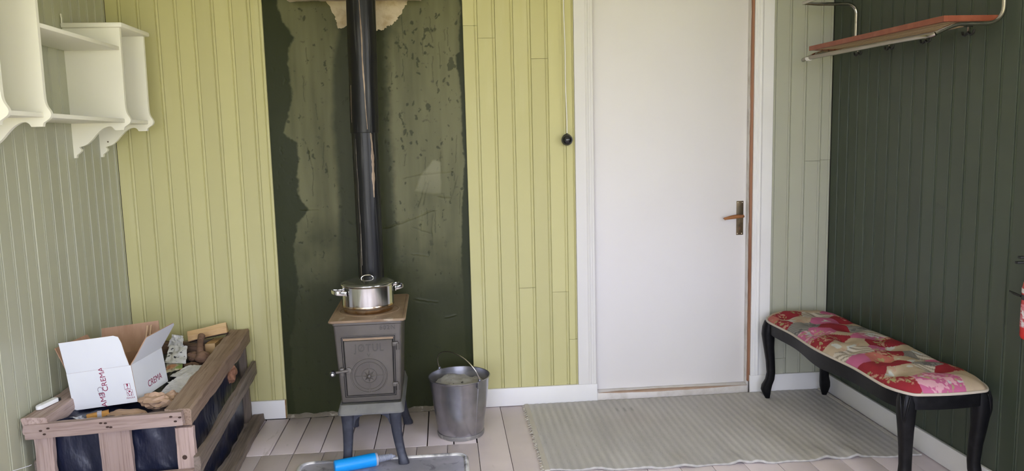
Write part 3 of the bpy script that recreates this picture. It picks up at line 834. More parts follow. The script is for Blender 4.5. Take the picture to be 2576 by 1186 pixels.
MB().lathe([(0.0005, 0.013), (0.006, 0.0115), (0.010, 0.006), (0.0105, 0.0)], 16, M=Matrix.Translation(F(CXO, CZO, DD)) @ Matrix.Rotation(PI / 2, 4, 'X')).build('ornament_boss', CAST, sdoor)
nb = MB()
for u in (-0.005, 0.004):
    nb.prism([(CXO + u, 0.338), (CXO + u + 0.003, 0.338), (CXO + u + 0.003, 0.356), (CXO + u, 0.356)], lambda a, b, w_: F(a, b, w_), DD - 0.0005, DD + 0.003)
nb.build('ornament_mark', CAST, sdoor, smooth=None)
LET = mat('raised_letter_iron', (0.085, 0.078, 0.070), 0.38, metal=0.3)
tm = text_mb('JØTUL', 0.050, 0.0036, spacing=1.18)
place(tm, lambda x, y, z: F(0.003 + x * 0.80, 0.548 + y, DD + 0.001 + z)).build('raised_lettering', LET, sdoor, smooth=None)
tm = text_mb('V', 0.021, 0.003)
place(tm, lambda x, y, z: F(0.0005 + x, 0.5135 + y, DD + 0.001 + z)).build('raised_mark', LET, sdoor, smooth=None)
tm = text_mb('602N', 0.029, 0.0036, spacing=1.15)
place(tm, lambda x, y, z: F(0.089 + x, 0.639 + y, 0.0005 + z)).build('raised_number', LET, stove, smooth=None)
# hinges on the right of the door
for z in (0.563, 0.371):
    u = 0.120 + 0.008 * (z - 0.37) / 0.19
    h = MB()
    h.box(u - 0.020, u + 0.006, fy(z) - 0.017, fy(z) + 0.002, z - 0.009, z + 0.010, b=0.0025)
    h.tube([(u + 0.004, fy(z) - 0.014, z - 0.026), (u + 0.004, fy(z) - 0.014, z + 0.004)], 0.0065, 12)
    h.build('hinge', CAST, stove)
# latch on the left
lt = MB()
lt.box(-0.131, -0.113, fy(0.44) - 0.020, fy(0.44) + 0.004, 0.424, 0.461, b=0.003)
lt.tube([(-0.118, fy(0.445) - 0.020, 0.447), (-0.094, fy(0.445) - 0.018, 0.449)], 0.0075, 12)
lt.lathe([(0.0005, 0.0), (0.0135, 0.0), (0.0130, 0.009), (0.0005, 0.0105)], 18, M=Matrix.Translation((-0.092, fy(0.449) - 0.010, 0.449)) @ Matrix.Rotation(PI / 2, 4, 'X'))
latch = lt.build('latch', CAST, stove)
MB().tube([(-0.118, fy(0.445) - 0.022, 0.447), (-0.160, fy(0.445) - 0.024, 0.443)], 0.006, 12).build('latch_arm', CAST, latch)
MB().lathe([(0.0005, -0.016), (0.012, -0.014), (0.0155, 0), (0.012, 0.013), (0.0005, 0.015)], 20, M=Matrix.Translation((-0.161, fy(0.44) - 0.026, 0.441)) @ Matrix.Rotation(PI / 2, 4, 'X')).build('latch_knob', BLK, latch)
MB().lathe([(0.0005, 0.006), (0.0062, 0.005), (0.0065, 0.0), (0.0005, -0.001)], 6, M=Matrix.Translation((-0.161, fy(0.44) - 0.041, 0.441)) @ Matrix.Rotation(PI / 2, 4, 'X')).build('bolt_head', mat('bright_bolt', (0.75, 0.75, 0.73), 0.3, metal=1.0), latch)
# top plate with pot ring
tp = MB().loft([rrect(0.160, -0.252, 0.296, 0.014, 0.6682), rrect(0.171, -0.264, 0.306, 0.018, 0.6715), rrect(0.172, -0.265, 0.307, 0.018, 0.676), rrect(0.169, -0.262, 0.304, 0.016, 0.6815), rrect(0.160, -0.253, 0.295, 0.012, 0.6815), rrect(0.158, -0.251, 0.293, 0.012, 0.6800)])
tplate = tp.build('top_plate', RUST, stove, smooth=25)
rings = []
for k in range(64):
    a = 2 * PI * k / 64
    rings.append([(-0.005 + r_ * math.cos(a), -0.040 + r_ * math.sin(a), 0.6800 + h_) for r_, h_ in ((0.133, -0.0005), (0.135, 0.0016), (0.141, 0.0016), (0.143, -0.0005))])
MB().loft(rings, cap=False, close=True).build('pot_ring', RUST, tplate, smooth=60)
# base tray
tr_ = MB().loft([rrect(0.140, -0.272, 0.235, 0.018, 0.2465), rrect(0.149, -0.283, 0.245, 0.022, 0.250), rrect(0.149, -0.283, 0.245, 0.022, 0.258), rrect(0.141, -0.268, 0.238, 0.016, 0.284), rrect(0.139, -0.262, 0.236, 0.014, 0.2925), rrect(0.135, -0.256, 0.232, 0.012, 0.2925), rrect(0.133, -0.252, 0.230, 0.012, 0.286)])
tr_.build('ash_tray_base', ASHY, stove, smooth=25)
# cabriole legs
def stove_leg(sx, sy, fx, fyy):
    """top corner (sx, sy) and foot (fx, fyy)"""
    rings = []
    dx, dy = math.copysign(1, sx), math.copysign(1, sy)
    prof = [(0.247, 0.0, 0.030), (0.20, 0.012, 0.026), (0.15, 0.12, 0.0235), (0.10, 0.36, 0.0215), (0.06, 0.62, 0.0205), (0.03, 0.85, 0.0215), (0.014, 0.98, 0.025), (0.0055, 1.0, 0.025), (0.0035, 1.0, 0.021)]
    for z, t, hw in prof:
        cx_, cy_ = sx + (fx - sx) * t, sy + (fyy - sy) * t
        rings.append([(cx_ + hw * math.copysign(abs(math.cos(a)) ** 0.6, math.cos(a)), cy_ + 0.75 * hw * math.copysign(abs(math.sin(a)) ** 0.6, math.sin(a)), z) for a in np.linspace(0, 2 * PI, 17)[:-1]])
    m_ = MB().loft(rings)
    # gusset under the tray
    for (ux, uy) in ((-dx, 0), (0, -dy)):
        g = [(0.012, 0.2465), (0.082, 0.2465), (0.068, 0.238), (0.050, 0.230), (0.036, 0.216), (0.028, 0.192), (0.012, 0.170)]
        if ux:
            m_.prism(g, lambda u, v, w: (sx + ux * u, sy + w, v), -0.008, 0.008)
        else:
            m_.prism(g, lambda u, v, w: (sx + w, sy + uy * u, v), -0.008, 0.008)
    return m_.build('leg', LEGM, stove, smooth=40)
stove_leg(-0.108, -0.245, -0.118, -0.262)
stove_leg(0.108, -0.245, 0.138, -0.268)
stove_leg(0.108, 0.205, 0.142, 0.238)
stove_leg(-0.108, 0.205, -0.138, 0.238)

# ================================================================= stove pipe
PB = (1.274, -0.205, 0.682)
pipe = thing('stove_pipe', 'black stove pipe with streaked enamel rising from stove to chimney', 'stove pipe', PB)
ENAMEL = mat('black_pipe_enamel', (0.010, 0.010, 0.011), 0.34, spec=0.35, layers=[dict(scale=9, stretch=(4, 4, 0.22), col=(0.24, 0.19, 0.14), lo=0.665, hi=0.70, detail=6, rough=0.6), dict(scale=30, stretch=(3, 3, 0.1), col=(0.05, 0.05, 0.05), lo=0.55, hi=0.7)])
def cyl(c0, r0, c1, r1, n=40, caps=True):
    rings = []
    for c_, r_ in ((c0, r0), (c1, r1)):
        rings.append([(c_[0] + r_ * math.cos(2 * PI * k / n), c_[1] + r_ * math.sin(2 * PI * k / n), c_[2]) for k in range(n)])
    return rings
MB().loft(cyl((1.274, -0.205, 0.6825), 0.0635, (1.2745, -0.205, 1.525), 0.0645)).build('lower_section', ENAMEL, pipe, base=PB)
MB().loft(cyl((1.2745, -0.205, 1.518), 0.0690, (1.2745, -0.205, 1.5195), 0.0698) + cyl((1.275, -0.205, 1.522), 0.0700, (1.286, -0.205, 2.158), 0.0705)).build('upper_section', ENAMEL, pipe, base=PB)
MB().loft(cyl((1.274, -0.205, 0.6818), 0.078, (1.274, -0.205, 0.690), 0.076) + cyl((1.274, -0.205, 0.6915), 0.070, (1.274, -0.205, 0.705), 0.0665)).build('flue_collar', CAST, pipe, base=PB)
# bare scraped steel streaks and seams standing a hair proud of the enamel
SCR = mat('scraped_pipe_steel', (0.36, 0.27, 0.19), 0.5, metal=0.3, layers=[dict(scale=40, stretch=(1, 1, 0.1), col=(0.20, 0.14, 0.10), lo=0.45, hi=0.65)])
def streak(parent, zs, a0, w0, seed, cr, cx0, cx1, z0, z1, m_=SCR, wob=0.05):
    rings = []
    for i, z in enumerate(zs):
        t = (z - zs[0]) / (zs[-1] - zs[0])
        w = max(0.0007, w0(t) * (0.75 + 0.5 * float(fbm(z, seed, 30, 3, seed))))
        a = a0(t) + wob * float(fbm(z, seed + 0.5, 5, 3, seed + 1))
        cx_ = cx0 + (cx1 - cx0) * (z - z0) / (z1 - z0)
        da = w / cr
        rings.append([(cx_ + rr * math.cos(a + s_ * da), -0.205 + rr * math.sin(a + s_ * da), z) for s_, rr in ((-1, cr - 0.0006), (-0.6, cr + 0.0005), (0.6, cr + 0.0005), (1, cr - 0.0006))])
    return MB().loft(rings).build('scraped_streak', m_, parent, base=PB, smooth=60)
ps = [o for o in pipe.children]
low, upp = ps[0], ps[1]
HF = -PI / 2
streak(upp, np.linspace(1.535, 2.150, 70), lambda t: HF + 0.28 - 0.30 * t, lambda t: 0.0022 + 0.0050 * math.sin(PI * t) * t, 1, 0.0705, 1.275, 1.286, 1.522, 2.152)
streak(upp, np.linspace(1.57, 1.75, 30), lambda t: HF - 0.95, lambda t: 0.0012, 3, 0.0703, 1.275, 1.286, 1.522, 2.152)
streak(low, np.linspace(1.20, 1.512, 60), lambda t: HF + 0.62 + 0.05 * t, lambda t: 0.003 + 0.011 * math.sin(PI * min(1, t * 1.1)) ** 0.7, 5, 0.0642, 1.274, 1.2745, 0.68, 1.52)
streak(low, np.linspace(0.86, 1.49, 70), lambda t: HF - 0.62 - 0.08 * t, lambda t: 0.0010 + 0.0012 * (1 - t), 7, 0.0640, 1.274, 1.2745, 0.68, 1.52, MORTAR, 0.09)
streak(low, np.linspace(0.74, 1.02, 40), lambda t: HF - 0.80 + 0.12 * t, lambda t: 0.0013, 9, 0.0640, 1.274, 1.2745, 0.68, 1.52, MORTAR, 0.12)

# ================================================================= pot
PO = (1.281, -0.480, 0.6806)
pot = thing('cooking_pot', 'stainless steel cooking pot with glass lid standing on the stove', 'pot', PO, (0, 0, math.radians(24)))
pot.scale = (1, 1, 1.16)
STEEL = mat('pot_steel', (0.62, 0.61, 0.59), 0.15, metal=1.0, layers=[dict(scale=60, stretch=(1, 1, 0.05), col=(0.52, 0.51, 0.49), lo=0.5, hi=0.7)])
BURNT = mat('burnt_pot_steel', (0.42, 0.27, 0.14), 0.22, metal=1.0, layers=[dict(scale=30, stretch=(1, 1, 0.4), col=(0.62, 0.52, 0.40), lo=0.45, hi=0.62), dict(scale=70, col=(0.10, 0.05, 0.02), lo=0.66, hi=0.74)])
PR = 0.1205
pb = MB().lathe([(PR - 0.003, 0.016), (PR - 0.0005, 0.0195), (PR, 0.024), (PR, 0.106), (PR + 0.003, 0.1085), (PR + 0.0035, 0.110), (PR + 0.002, 0.1115), (PR - 0.002, 0.1105), (PR - 0.002, 0.02)], 64)
pbo = pb.build('pot_body', STEEL, pot, smooth=40)
MB().lathe([(0.004, 0.0), (PR - 0.012, 0.0), (PR - 0.006, 0.003), (PR - 0.003, 0.008), (PR - 0.003, 0.0162), (PR - 0.006, 0.0165)], 64).build('pot_base', BURNT, pot, smooth=40)
band = MB().lathe([(PR - 0.001, 0.0195), (PR + 0.0004, 0.0235), (PR + 0.0004, 0.031), (PR - 0.001, 0.033)], 64).build('scorched_band', BURNT, pot, smooth=40)
lid = MB().lathe([(PR + 0.0035, 0.1115), (PR + 0.0045, 0.1135), (PR + 0.0040, 0.1155), (PR - 0.003, 0.1162), (PR - 0.004, 0.1125)], 64).build('lid_rim', STEEL, pot, smooth=40)
SMOKED = mat('smoked_glass_lid', (0.06, 0.062, 0.045), 0.06, spec=0.7, coat=0.6)
prof = [(PR - 0.0032, 0.1160)] + [((PR - 0.0035) * math.cos(a), 0.1160 + 0.0145 * math.sin(a)) for a in np.linspace(0.12, PI / 2 - 0.02, 14)]
lid_g = MB().lathe(prof, 64).build('lid_glass', SMOKED, pot, smooth=60)
lh = MB().tube(bezier([(-0.028, 0, 0.128), (-0.026, 0, 0.136), (-0.015, 0, 0.1425), (0.0, 0, 0.1440), (0.015, 0, 0.1425), (0.026, 0, 0.136), (0.028, 0, 0.128)], 5), 0.0026, 10)
for s_ in (-1, 1):
    lh.lathe([(0.0005, 0.0), (0.010, 0.0), (0.008, 0.0035), (0.0005, 0.005)], 14, (s_ * 0.028, 0, 0.1268))
lo_ = lh.build('lid_handle', STEEL, pot)
lo_.rotation_euler = (0, 0, math.radians(-12))
def pot_handle(s_):
    h = MB()
    for e in (-1, 1):
        h.box(s_ * PR - 0.002, s_ * PR + 0.004, e * 0.040 - 0.010, e * 0.040 + 0.010, 0.074, 0.094, b=0.0015)
    path = bezier([(s_ * (PR + 0.002), -0.040, 0.084), (s_ * (PR + 0.022), -0.041, 0.086), (s_ * (PR + 0.040), -0.037, 0.089), (s_ * (PR + 0.046), -0.022, 0.090), (s_ * (PR + 0.047), 0, 0.090), (s_ * (PR + 0.046), 0.022, 0.090), (s_ * (PR + 0.040), 0.037, 0.089), (s_ * (PR + 0.022), 0.041, 0.086), (s_ * (PR + 0.002), 0.040, 0.084)], 5)
    rings = []
    for i, p in enumerate(path):
        d = (path[min(i + 1, len(path) - 1)] - path[max(i - 1, 0)]).normalized()
        n_ = Vector((-d.y, d.x, 0)).normalized()
        u_ = Vector((0, 0, 1))
        rings.append([p + n_ * a + u_ * b for a, b in ((-0.0022, -0.007), (0.0022, -0.007), (0.0034, 0), (0.0022, 0.007), (-0.0022, 0.007), (-0.0034, 0))])
    h.loft(rings)
    return h.build('handle', STEEL, pot, smooth=50)
pot_handle(-1); pot_handle(1)

# ================================================================= bucket
BK = (1.700, -0.365, 0.0008)
bucket = thing('metal_bucket', 'galvanized metal bucket of wood ash with raised wire handle', 'bucket', BK)
GALV = mat('galvanized_bucket', (0.44, 0.44, 0.475), 0.27, metal=0.95, layers=[dict(scale=10, col=(0.34, 0.34, 0.37), lo=0.4, hi=0.65), dict(scale=34, stretch=(1, 1, 0.3), col=(0.56, 0.55, 0.55), lo=0.62, hi=0.8, fac=0.3)], bump=[(8, 0.08, 0.01)])
R0, R1, HB = 0.113, 0.152, 0.300
def rb(z):
    return R0 + (R1 - R0) * z / HB
MB().lathe([(0.004, 0.014), (rb(0.014) - 0.0015, 0.014), (rb(0.02), 0.020), (rb(0.1), 0.10), (rb(0.2), 0.20), (rb(0.29), 0.290), (R1 + 0.001, 0.295), (R1 + 0.004, 0.297), (R1 + 0.0045, 0.300), (R1 + 0.002, 0.3025), (R1 - 0.0015, 0.301), (rb(0.29) - 0.0015, 0.29), (rb(0.18) - 0.0015, 0.18), (rb(0.02) - 0.003, 0.02), (0.004, 0.0175)], 72).build('bucket_body', GALV, bucket, smooth=40)
MB().lathe([(rb(0) - 0.004, 0.0), (rb(0) + 0.003, 0.0), (rb(0.018) + 0.0035, 0.014), (rb(0.02) + 0.0026, 0.0195), (rb(0.02) - 0.001, 0.0205), (rb(0) - 0.004, 0.012)], 72).build('foot_ring', mat('dirty_galvanized', (0.30, 0.29, 0.28), 0.55, metal=0.6, layers=[dict(scale=30, col=(0.48, 0.46, 0.43), lo=0.5, hi=0.65)]), bucket, smooth=40)
sa = math.radians(-52)
sdv = Vector((math.cos(sa), math.sin(sa), 0))
stv = Vector((-sdv.y, sdv.x, 0))
sm2 = MB()
rr_ = []
for z in np.linspace(0.02, 0.285, 12):
    c_ = sdv * (rb(z) + 0.0003) + Vector((0, 0, z))
    rr_.append([c_ + stv * 0.004 - sdv * 0.0006, c_ + stv * 0.002 + sdv * 0.0014, c_ - stv * 0.002 + sdv * 0.0014, c_ - stv * 0.004 - sdv * 0.0006])
sm2.loft(rr_)
sm2.build('seam', GALV, bucket)
axd = Vector((0.64, -0.77, 0)).normalized()
for s_ in (-1, 1):
    e = MB()
    c_ = axd * (s_ * (R1 + 0.003))
    t_ = Vector((-axd.y, axd.x, 0))
    ear = [(-0.016, 0.268), (0.016, 0.268), (0.016, 0.292), (0.008, 0.306), (0.006, 0.314), (-0.006, 0.314), (-0.008, 0.306), (-0.016, 0.292)]
    e.prism(ear, lambda u, v, w: tuple(c_ + t_ * u + axd * (s_ * w) + Vector((0, 0, v))), -0.004, 0.002)
    e.tube([c_ + axd * (s_ * -0.008) + Vector((0, 0, 0.307)), c_ + axd * (s_ * 0.006) + Vector((0, 0, 0.307))], 0.004, 8)
    e.build('ear', GALV, bucket, smooth=None)
lean = Vector((-0.77, -0.64, 0)).normalized()
bl = []
for a in np.linspace(0, PI, 28):
    hgt = math.sin(a) ** 0.85
    sx = math.cos(a)
    p_ = axd * (sx * (R1 + 0.002)) + Vector((0, 0, 0.308 + 0.128 * hgt * math.cos(0.35))) + lean * (0.128 * hgt * math.sin(0.35))
    bl.append(p_)
MB().tube(bl, 0.0030, 10).build('bail', CHROME, bucket, smooth=60)
# heap of ash
rr = np.linspace(0.0, 1.0, 26); aa = np.linspace(0, 2 * PI, 61)
RR, AA = np.meshgrid(rr, aa, indexing='ij')
XX, YY = RR * np.cos(AA), RR * np.sin(AA)
hz_ = 0.232 + 0.024 * (1 - RR ** 2) * 0.6 + 0.010 * XX + 0.020 * (YY) + fbm(XX * 0.14, YY * 0.14, 34, 4, 3) * 0.012
hz_ += 0.028 * np.exp(-(((XX + 0.45) / 0.5) ** 2 + ((YY - 0.55) / 0.5) ** 2))
rad = (R0 + (R1 - R0) * np.minimum(hz_, 0.285) / HB - 0.0025)
P = np.stack([XX * rad, YY * rad, hz_], -1)
ASH = mat('wood_ash', (0.34, 0.33, 0.295), 0.95, layers=[dict(scale=20, col=(0.27, 0.26, 0.225), lo=0.45, hi=0.65), dict(scale=45, col=(0.02, 0.02, 0.02), lo=0.70, hi=0.73)], bump=[(60, 0.5, 0.004), (200, 0.3, 0.002)])
ash = MB().grid(P).build('ash_heap', ASH, None, base=(0, 0, 0), smooth=180)
ash.location = BK
tag(ash, 'pale grey wood ash filling the metal bucket', 'ash', kind='stuff')
bits = MB()
for k in range(9):
    a = random.uniform(0, 2 * PI); r_ = random.uniform(0.02, 0.09)
    x, y = r_ * math.cos(a), r_ * math.sin(a)
    z = 0.235 + 0.0145 * (1 - (r_ / 0.145) ** 2) + 0.010 * x / 0.145 + 0.020 * y / 0.145 + 0.028 * math.exp(-(((x / 0.145 + 0.45) / 0.5) ** 2 + ((y / 0.145 - 0.55) / 0.5) ** 2))
    s1, s2 = random.uniform(0.003, 0.006), random.uniform(0.0008, 0.0016)
    bits.box(-s1, s1, -s2, s2, -s2, s2, M=Matrix.Translation((x, y, z)) @ Matrix.Rotation(a * 3, 4, 'Z') @ Matrix.Rotation(0.5, 4, 'Y'))
bo = bits.build('charcoal_bits', mat('charcoal', (0.015, 0.015, 0.015), 0.8), ash, smooth=None)
bo['kind'] = 'stuff'

# ================================================================= hearth plate and pump
hp = MB()
HXL, HXR, HY0, HY1 = 0.952, 1.722, -0.632, -1.28
def rr2(x0, x1, y0, y1, r, z, n=8):
    pts = []
    for (cx_, cy_, a0) in ((x1 - r, y0 - r, 0), (x0 + r, y0 - r, PI / 2), (x0 + r, y1 + r, PI), (x1 - r, y1 + r, 1.5 * PI)):
        for k in range(n + 1):
            a = a0 + PI / 2 * k / n
            pts.append((cx_ + r * math.cos(a), cy_ + r * math.sin(a), z))
    return pts
hp.loft([rr2(HXL + 0.004, HXR - 0.004, HY0 - 0.004, HY1 + 0.004, 0.05, 0.0008), rr2(HXL, HXR, HY0, HY1, 0.055, 0.0012), rr2(HXL, HXR, HY0, HY1, 0.055, 0.0035), rr2(HXL + 0.018, HXR - 0.018, HY0 - 0.018, HY1 + 0.018, 0.045, 0.0032)])
HPM = mat('smudged_steel_plate', (0.36, 0.36, 0.43), 0.50, metal=0.3, layers=[dict(scale=5, col=(0.50, 0.49, 0.57), lo=0.42, hi=0.62), dict(scale=11, dist=1.5, col=(0.12, 0.12, 0.15), lo=0.54, hi=0.72, fac=0.8), dict(scale=30, col=(0.55, 0.54, 0.60), lo=0.66, hi=0.76, fac=0.5)], bump=[(4, 0.10, 0.01)])
hpo = tag(hp.build('hearth_plate', HPM, None, base=((HXL + HXR) / 2, (HY0 + HY1) / 2, 0), smooth=30), 'smudged grey metal hearth plate on the floor in front of the stove', 'hearth plate')
rim_ = rr2(HXL + 0.006, HXR - 0.006, HY0 - 0.006, HY1 + 0.006, 0.052, 0.0, 8)
rings = []
for i, p in enumerate(rim_):
    a_, b_ = Vector(rim_[i - 1]), Vector(rim_[(i + 1) % len(rim_)])
    d_ = (b_ - a_).normalized(); n_ = Vector((d_.y, -d_.x, 0))
    w_ = 0.011
    rings.append([Vector(p) + n_ * u + Vector((0, 0, v)) for u, v in ((w_, 0.0034), (w_ * 0.8, 0.0090), (0, 0.0125), (-w_ * 0.6, 0.0110), (-w_, 0.0034))])
MB().loft(rings, cap=False, close=True).build('rolled_rim', mat('bright_plate_rim', (0.82, 0.82, 0.84), 0.45, metal=0.5, layers=[dict(scale=6, col=(0.24, 0.24, 0.27), lo=0.50, hi=0.60)], bump=[(20, 0.3, 0.006)]), hpo, base=((HXL + HXR) / 2, (HY0 + HY1) / 2, 0), smooth=60)

PMP = Vector((1.302, -0.712, 0.0345)); PME = Vector((1.128, -0.768, 0.0345))
ax_ = (PME - PMP).normalized()
pump = thing('hand_pump', 'blue plastic hand pump with grey ribbed nozzle lying by the stove foot', 'pump', (1.215, -0.74, 0.0035))
PUB = (1.215, -0.74, 0.0035)
def axial(prof, n=28):
    up = Vector((0, 0, 1)); sd__ = ax_.cross(up).normalized(); u__ = sd__.cross(ax_)
    rings = []
    for d, r in prof:
        c_ = PMP + ax_ * d
        rings.append([c_ + (sd__ * math.cos(2 * PI * k / n) + u__ * math.sin(2 * PI * k / n)) * r for k in range(n)])
    return MB().loft(rings)
BLUE = mat('bright_blue_plastic', (0.004, 0.30, 0.80), 0.32)
GREYP = mat('grey_plastic', (0.36, 0.38, 0.46), 0.42)
axial([(0.0, 0.0300), (0.004, 0.0305), (0.05, 0.0300), (0.12, 0.0292), (0.176, 0.0288), (0.181, 0.0285), (0.184, 0.0265), (0.185, 0.022)]).build('barrel', BLUE, pump, base=PUB, smooth=45)
axial([(-0.0105, 0.0285), (-0.0095, 0.0305), (-0.001, 0.0308), (0.0, 0.0290)]).build('end_cap', GREYP, pump, base=PUB, smooth=45)
pr = [(-0.0105, 0.013)]
for k in range(11):
    d = -0.012 - k * 0.0062
    r = 0.0175 - 0.00045 * k
    pr += [(d, r * 0.72), (d - 0.0015, r), (d - 0.0040, r), (d - 0.0052, r * 0.72)]
pr += [(-0.082, 0.0075), (-0.090, 0.0055), (-0.094, 0.003)]
axial(pr, 20).build('ribbed_nozzle', GREYP, pump, base=PUB, smooth=30)

# ================================================================= rug
RX0, RX1 = 2.062, 3.770
nx, ny = 420, 150
ux = np.linspace(0, 1, nx); uy = np.linspace(0, 1, ny)
UX, UY = np.meshgrid(ux, uy, indexing='ij')
fe = np.interp(RX0 + ux * (RX1 - RX0), [2.02, 2.42, 2.66, 2.94, 3.10, 3.40, 3.55, 3.64, 3.77], [-0.868, -0.914, -0.930, -0.925, -0.942, -0.938, -0.944, -0.958, -0.952]) + 0.004 * np.sin(ux * 61)
YT = -0.022
RXX = RX0 + UX * (RX1 - RX0) + 0.004 * fbm(UY, UX * 0, 7, 3, 2)
RYY = YT + UY * (fe[:, None] - YT)
rib = 0.5 + 0.5 * np.sin(2 * PI * (RXX / 0.0365 + 0.15 * fbm(RXX, RYY, 2.2, 2, 5)))
wave = fbm(RXX * 1.0, RYY * 0.25, 7, 3, 17)
RZ = 0.0062 + 0.0013 * rib + 0.0022 * (wave + 1) * 0.5 + 0.0008 * fbm(RXX, RYY, 90, 2, 3)
for (cx_, hh, ww) in ((2.30, 0.008, 0.05), (2.68, 0.012, 0.045), (2.93, 0.013, 0.035), (3.02, 0.010, 0.03), (3.33, 0.012, 0.04), (3.47, 0.013, 0.03), (2.52, 0.008, 0.04)):
    RZ += hh * np.exp(-((RXX - cx_) / ww) ** 2) * sstep(0.80, 1.0, UY)
top = np.stack([RXX, RYY, RZ], -1)
rm = MB().grid(top)
nb_ = len(rm.v)
rm.grid(np.stack([RXX, RYY, np.full_like(RZ, 0.0012) + np.maximum(RZ - 0.012, 0)], -1))
idx = np.arange(nx * ny).reshape(nx, ny)
loop = list(idx[:, 0]) + list(idx[-1, 1:]) + list(idx[-2::-1, -1]) + list(idx[0, -2:0:-1])
rm.f += [(int(loop[i]), int(loop[(i + 1) % len(loop)]), int(loop[(i + 1) % len(loop)]) + nb_, int(loop[i]) + nb_) for i in range(len(loop))]
RUGB = (2.9, -0.45, 0.0)
rug_m = mat('woven_rag_rug', (0.3, 0.3, 0.27), 0.95, spec=0.1, attr='weave', layers=[dict(scale=90, stretch=(3.0, 0.35, 1), col=(0.52, 0.51, 0.48), lo=0.52, hi=0.68, fac=0.5), dict(scale=120, stretch=(3.5, 0.25, 1), col=(0.20, 0.20, 0.19), lo=0.62, hi=0.72, fac=0.45)], bump=[(260, 0.5, 0.003, (2.5, 0.5, 1))])
rug = rm.build('floor_rug', rug_m, None, base=RUGB, smooth=180)
tag(rug, 'pale grey-green woven rag rug lying before the white door', 'rug')
rc = np.array([0.52, 0.505, 0.485]) * (0.86 + 0.20 * rib[..., None] * (0.75 + 0.5 * fbm(RXX, RYY, 5, 3, 29)[..., None])) * (1 + 0.12 * fbm(RXX, RYY * 0.3, 12, 3, 9)[..., None])
stain = np.exp(-(((RXX - 2.62) / 0.16) ** 2 + ((RYY + 0.32) / 0.13) ** 2)) * 0.5
rc = rc * (1 - stain[..., None] * 0.35) + np.array([0.30, 0.235, 0.20]) * stain[..., None] * 0.35
for k_, sx_ in enumerate((2.545, 2.585, 2.625)):
    mk = np.exp(-(((RXX - sx_) / 0.007) ** 4 + ((RYY + 0.185) / 0.030) ** 4))
    rc = rc * (1 - 0.25 * mk[..., None])
rc = np.concatenate([rc.reshape(-1, 3), rc.reshape(-1, 3)], 0)
ca = rug.data.color_attributes.new('weave', 'FLOAT_COLOR', 'POINT')
ca.data.foreach_set('color', np.concatenate([rc, np.ones((len(rc), 1))], -1).reshape(-1).astype(np.float32))
FR = mat('cream_cotton_fringe', (0.52, 0.49, 0.43), 0.95, spec=0.1)
for side in (0, 1):
    fr_ = MB()
    n_ = 150
    for k in range(n_):
        y = -0.03 - 0.86 * (k + random.uniform(-0.4, 0.4)) / n_
        x0_ = (RX0 + 0.003) if side == 0 else (RX1 - 0.003)
        L_ = random.uniform(0.006, 0.024) * (0.5 if side else 1)
        d_ = -1 if side == 0 else 1
        y2 = y + random.uniform(-0.014, 0.014)
        fr_.tube([(x0_, y, 0.006), (x0_ + d_ * L_ * 0.5, (y + y2) / 2 + random.uniform(-.003, .003), random.uniform(0.004, 0.010)), (x0_ + d_ * L_, y2, random.uniform(0.0025, 0.006))], [0.0022, 0.0019, 0.0013], 5)
    fo = fr_.build('fringe', FR, rug, base=RUGB, smooth=60)
    fo['kind'] = 'stuff'
    # bound hem next to the fringe
    hem = []
    for y in np.linspace(-0.024, -0.88, 60):
        x0_ = RX0 if side == 0 else RX1
        d_ = 1 if side == 0 else -1
        b_ = 0.0012 * float(fbm(y, 0.3, 30, 3, 4))
        hem.append([(x0_ + d_ * u, y, v + b_) for u, v in ((-0.004, 0.0016), (-0.003, 0.0095), (0.012, 0.0112), (0.020, 0.0095), (0.020, 0.0030))])
    MB().loft(hem).build('hem', FR, rug, base=RUGB, smooth=60)

# ================================================================= bench
BN = (3.575, -0.75, 0.0)
bench = thing('upholstered_bench', 'black bench with curved legs and patchwork cushion along dark wall', 'bench', BN)
BLACKP = mat('black_bench_paint', (0.005, 0.005, 0.006), 0.42, spec=0.22, layers=[dict(scale=25, col=(0.011, 0.011, 0.012), lo=0.5, hi=0.7)], bump=[(60, 0.1, 0.002)])
BX0, BX1, BY0, BY1 = 3.374, 3.768, -0.092, -1.405
def seat_outline(n=200, inset=0.0):
    """serpentine rounded rectangle"""
    pts = []
    xl, xr, yf, yn = BX0 + inset, BX1 - inset, BY0 - inset, BY1 + inset
    def left(t):
        y = yf + (yn - yf) * t
        s_ = math.sin(PI * t)
        return (xl + 0.010 * math.sin(2 * PI * t * 1.0 + 0.3) * 0 + 0.012 * (1 - s_) * 0 - 0.010 * math.exp(-((t - 0.5) / 0.13) ** 2) + 0.010 * math.exp(-((t - 0.27) / 0.10) ** 2) + 0.010 * math.exp(-((t - 0.73) / 0.10) ** 2), y)
    r = 0.045
    m_ = n // 4
    for k in range(m_):
        t = 0.05 + 0.90 * k / (m_ - 1)
        pts.append(left(t))
    # near end, bowed towards the viewer
    for k in range(m_):
        t = k / (m_ - 1)
        x = xl + (xr - xl) * (0.10 + 0.80 * t)
        pts.append((x, yn - 0.022 * math.sin(PI * (0.1 + 0.8 * t)) + 0.010))
    for k in range(m_):
        t = 0.95 - 0.90 * k / (m_ - 1)
        x, y = left(t)
        pts.append((xr + (xl - x), y))
    for k in range(m_):
        t = k / (m_ - 1)
        x = xr + (xl - xr) * (0.10 + 0.80 * t)
        pts.append((x, yf + 0.022 * math.sin(PI * (0.1 + 0.8 * t)) - 0.010))
    return pts
def smooth_loop(pts, it=3):
    P_ = np.array(pts)
    for _ in range(it):
        P_ = 0.25 * np.roll(P_, 1, 0) + 0.5 * P_ + 0.25 * np.roll(P_, -1, 0)
    return P_
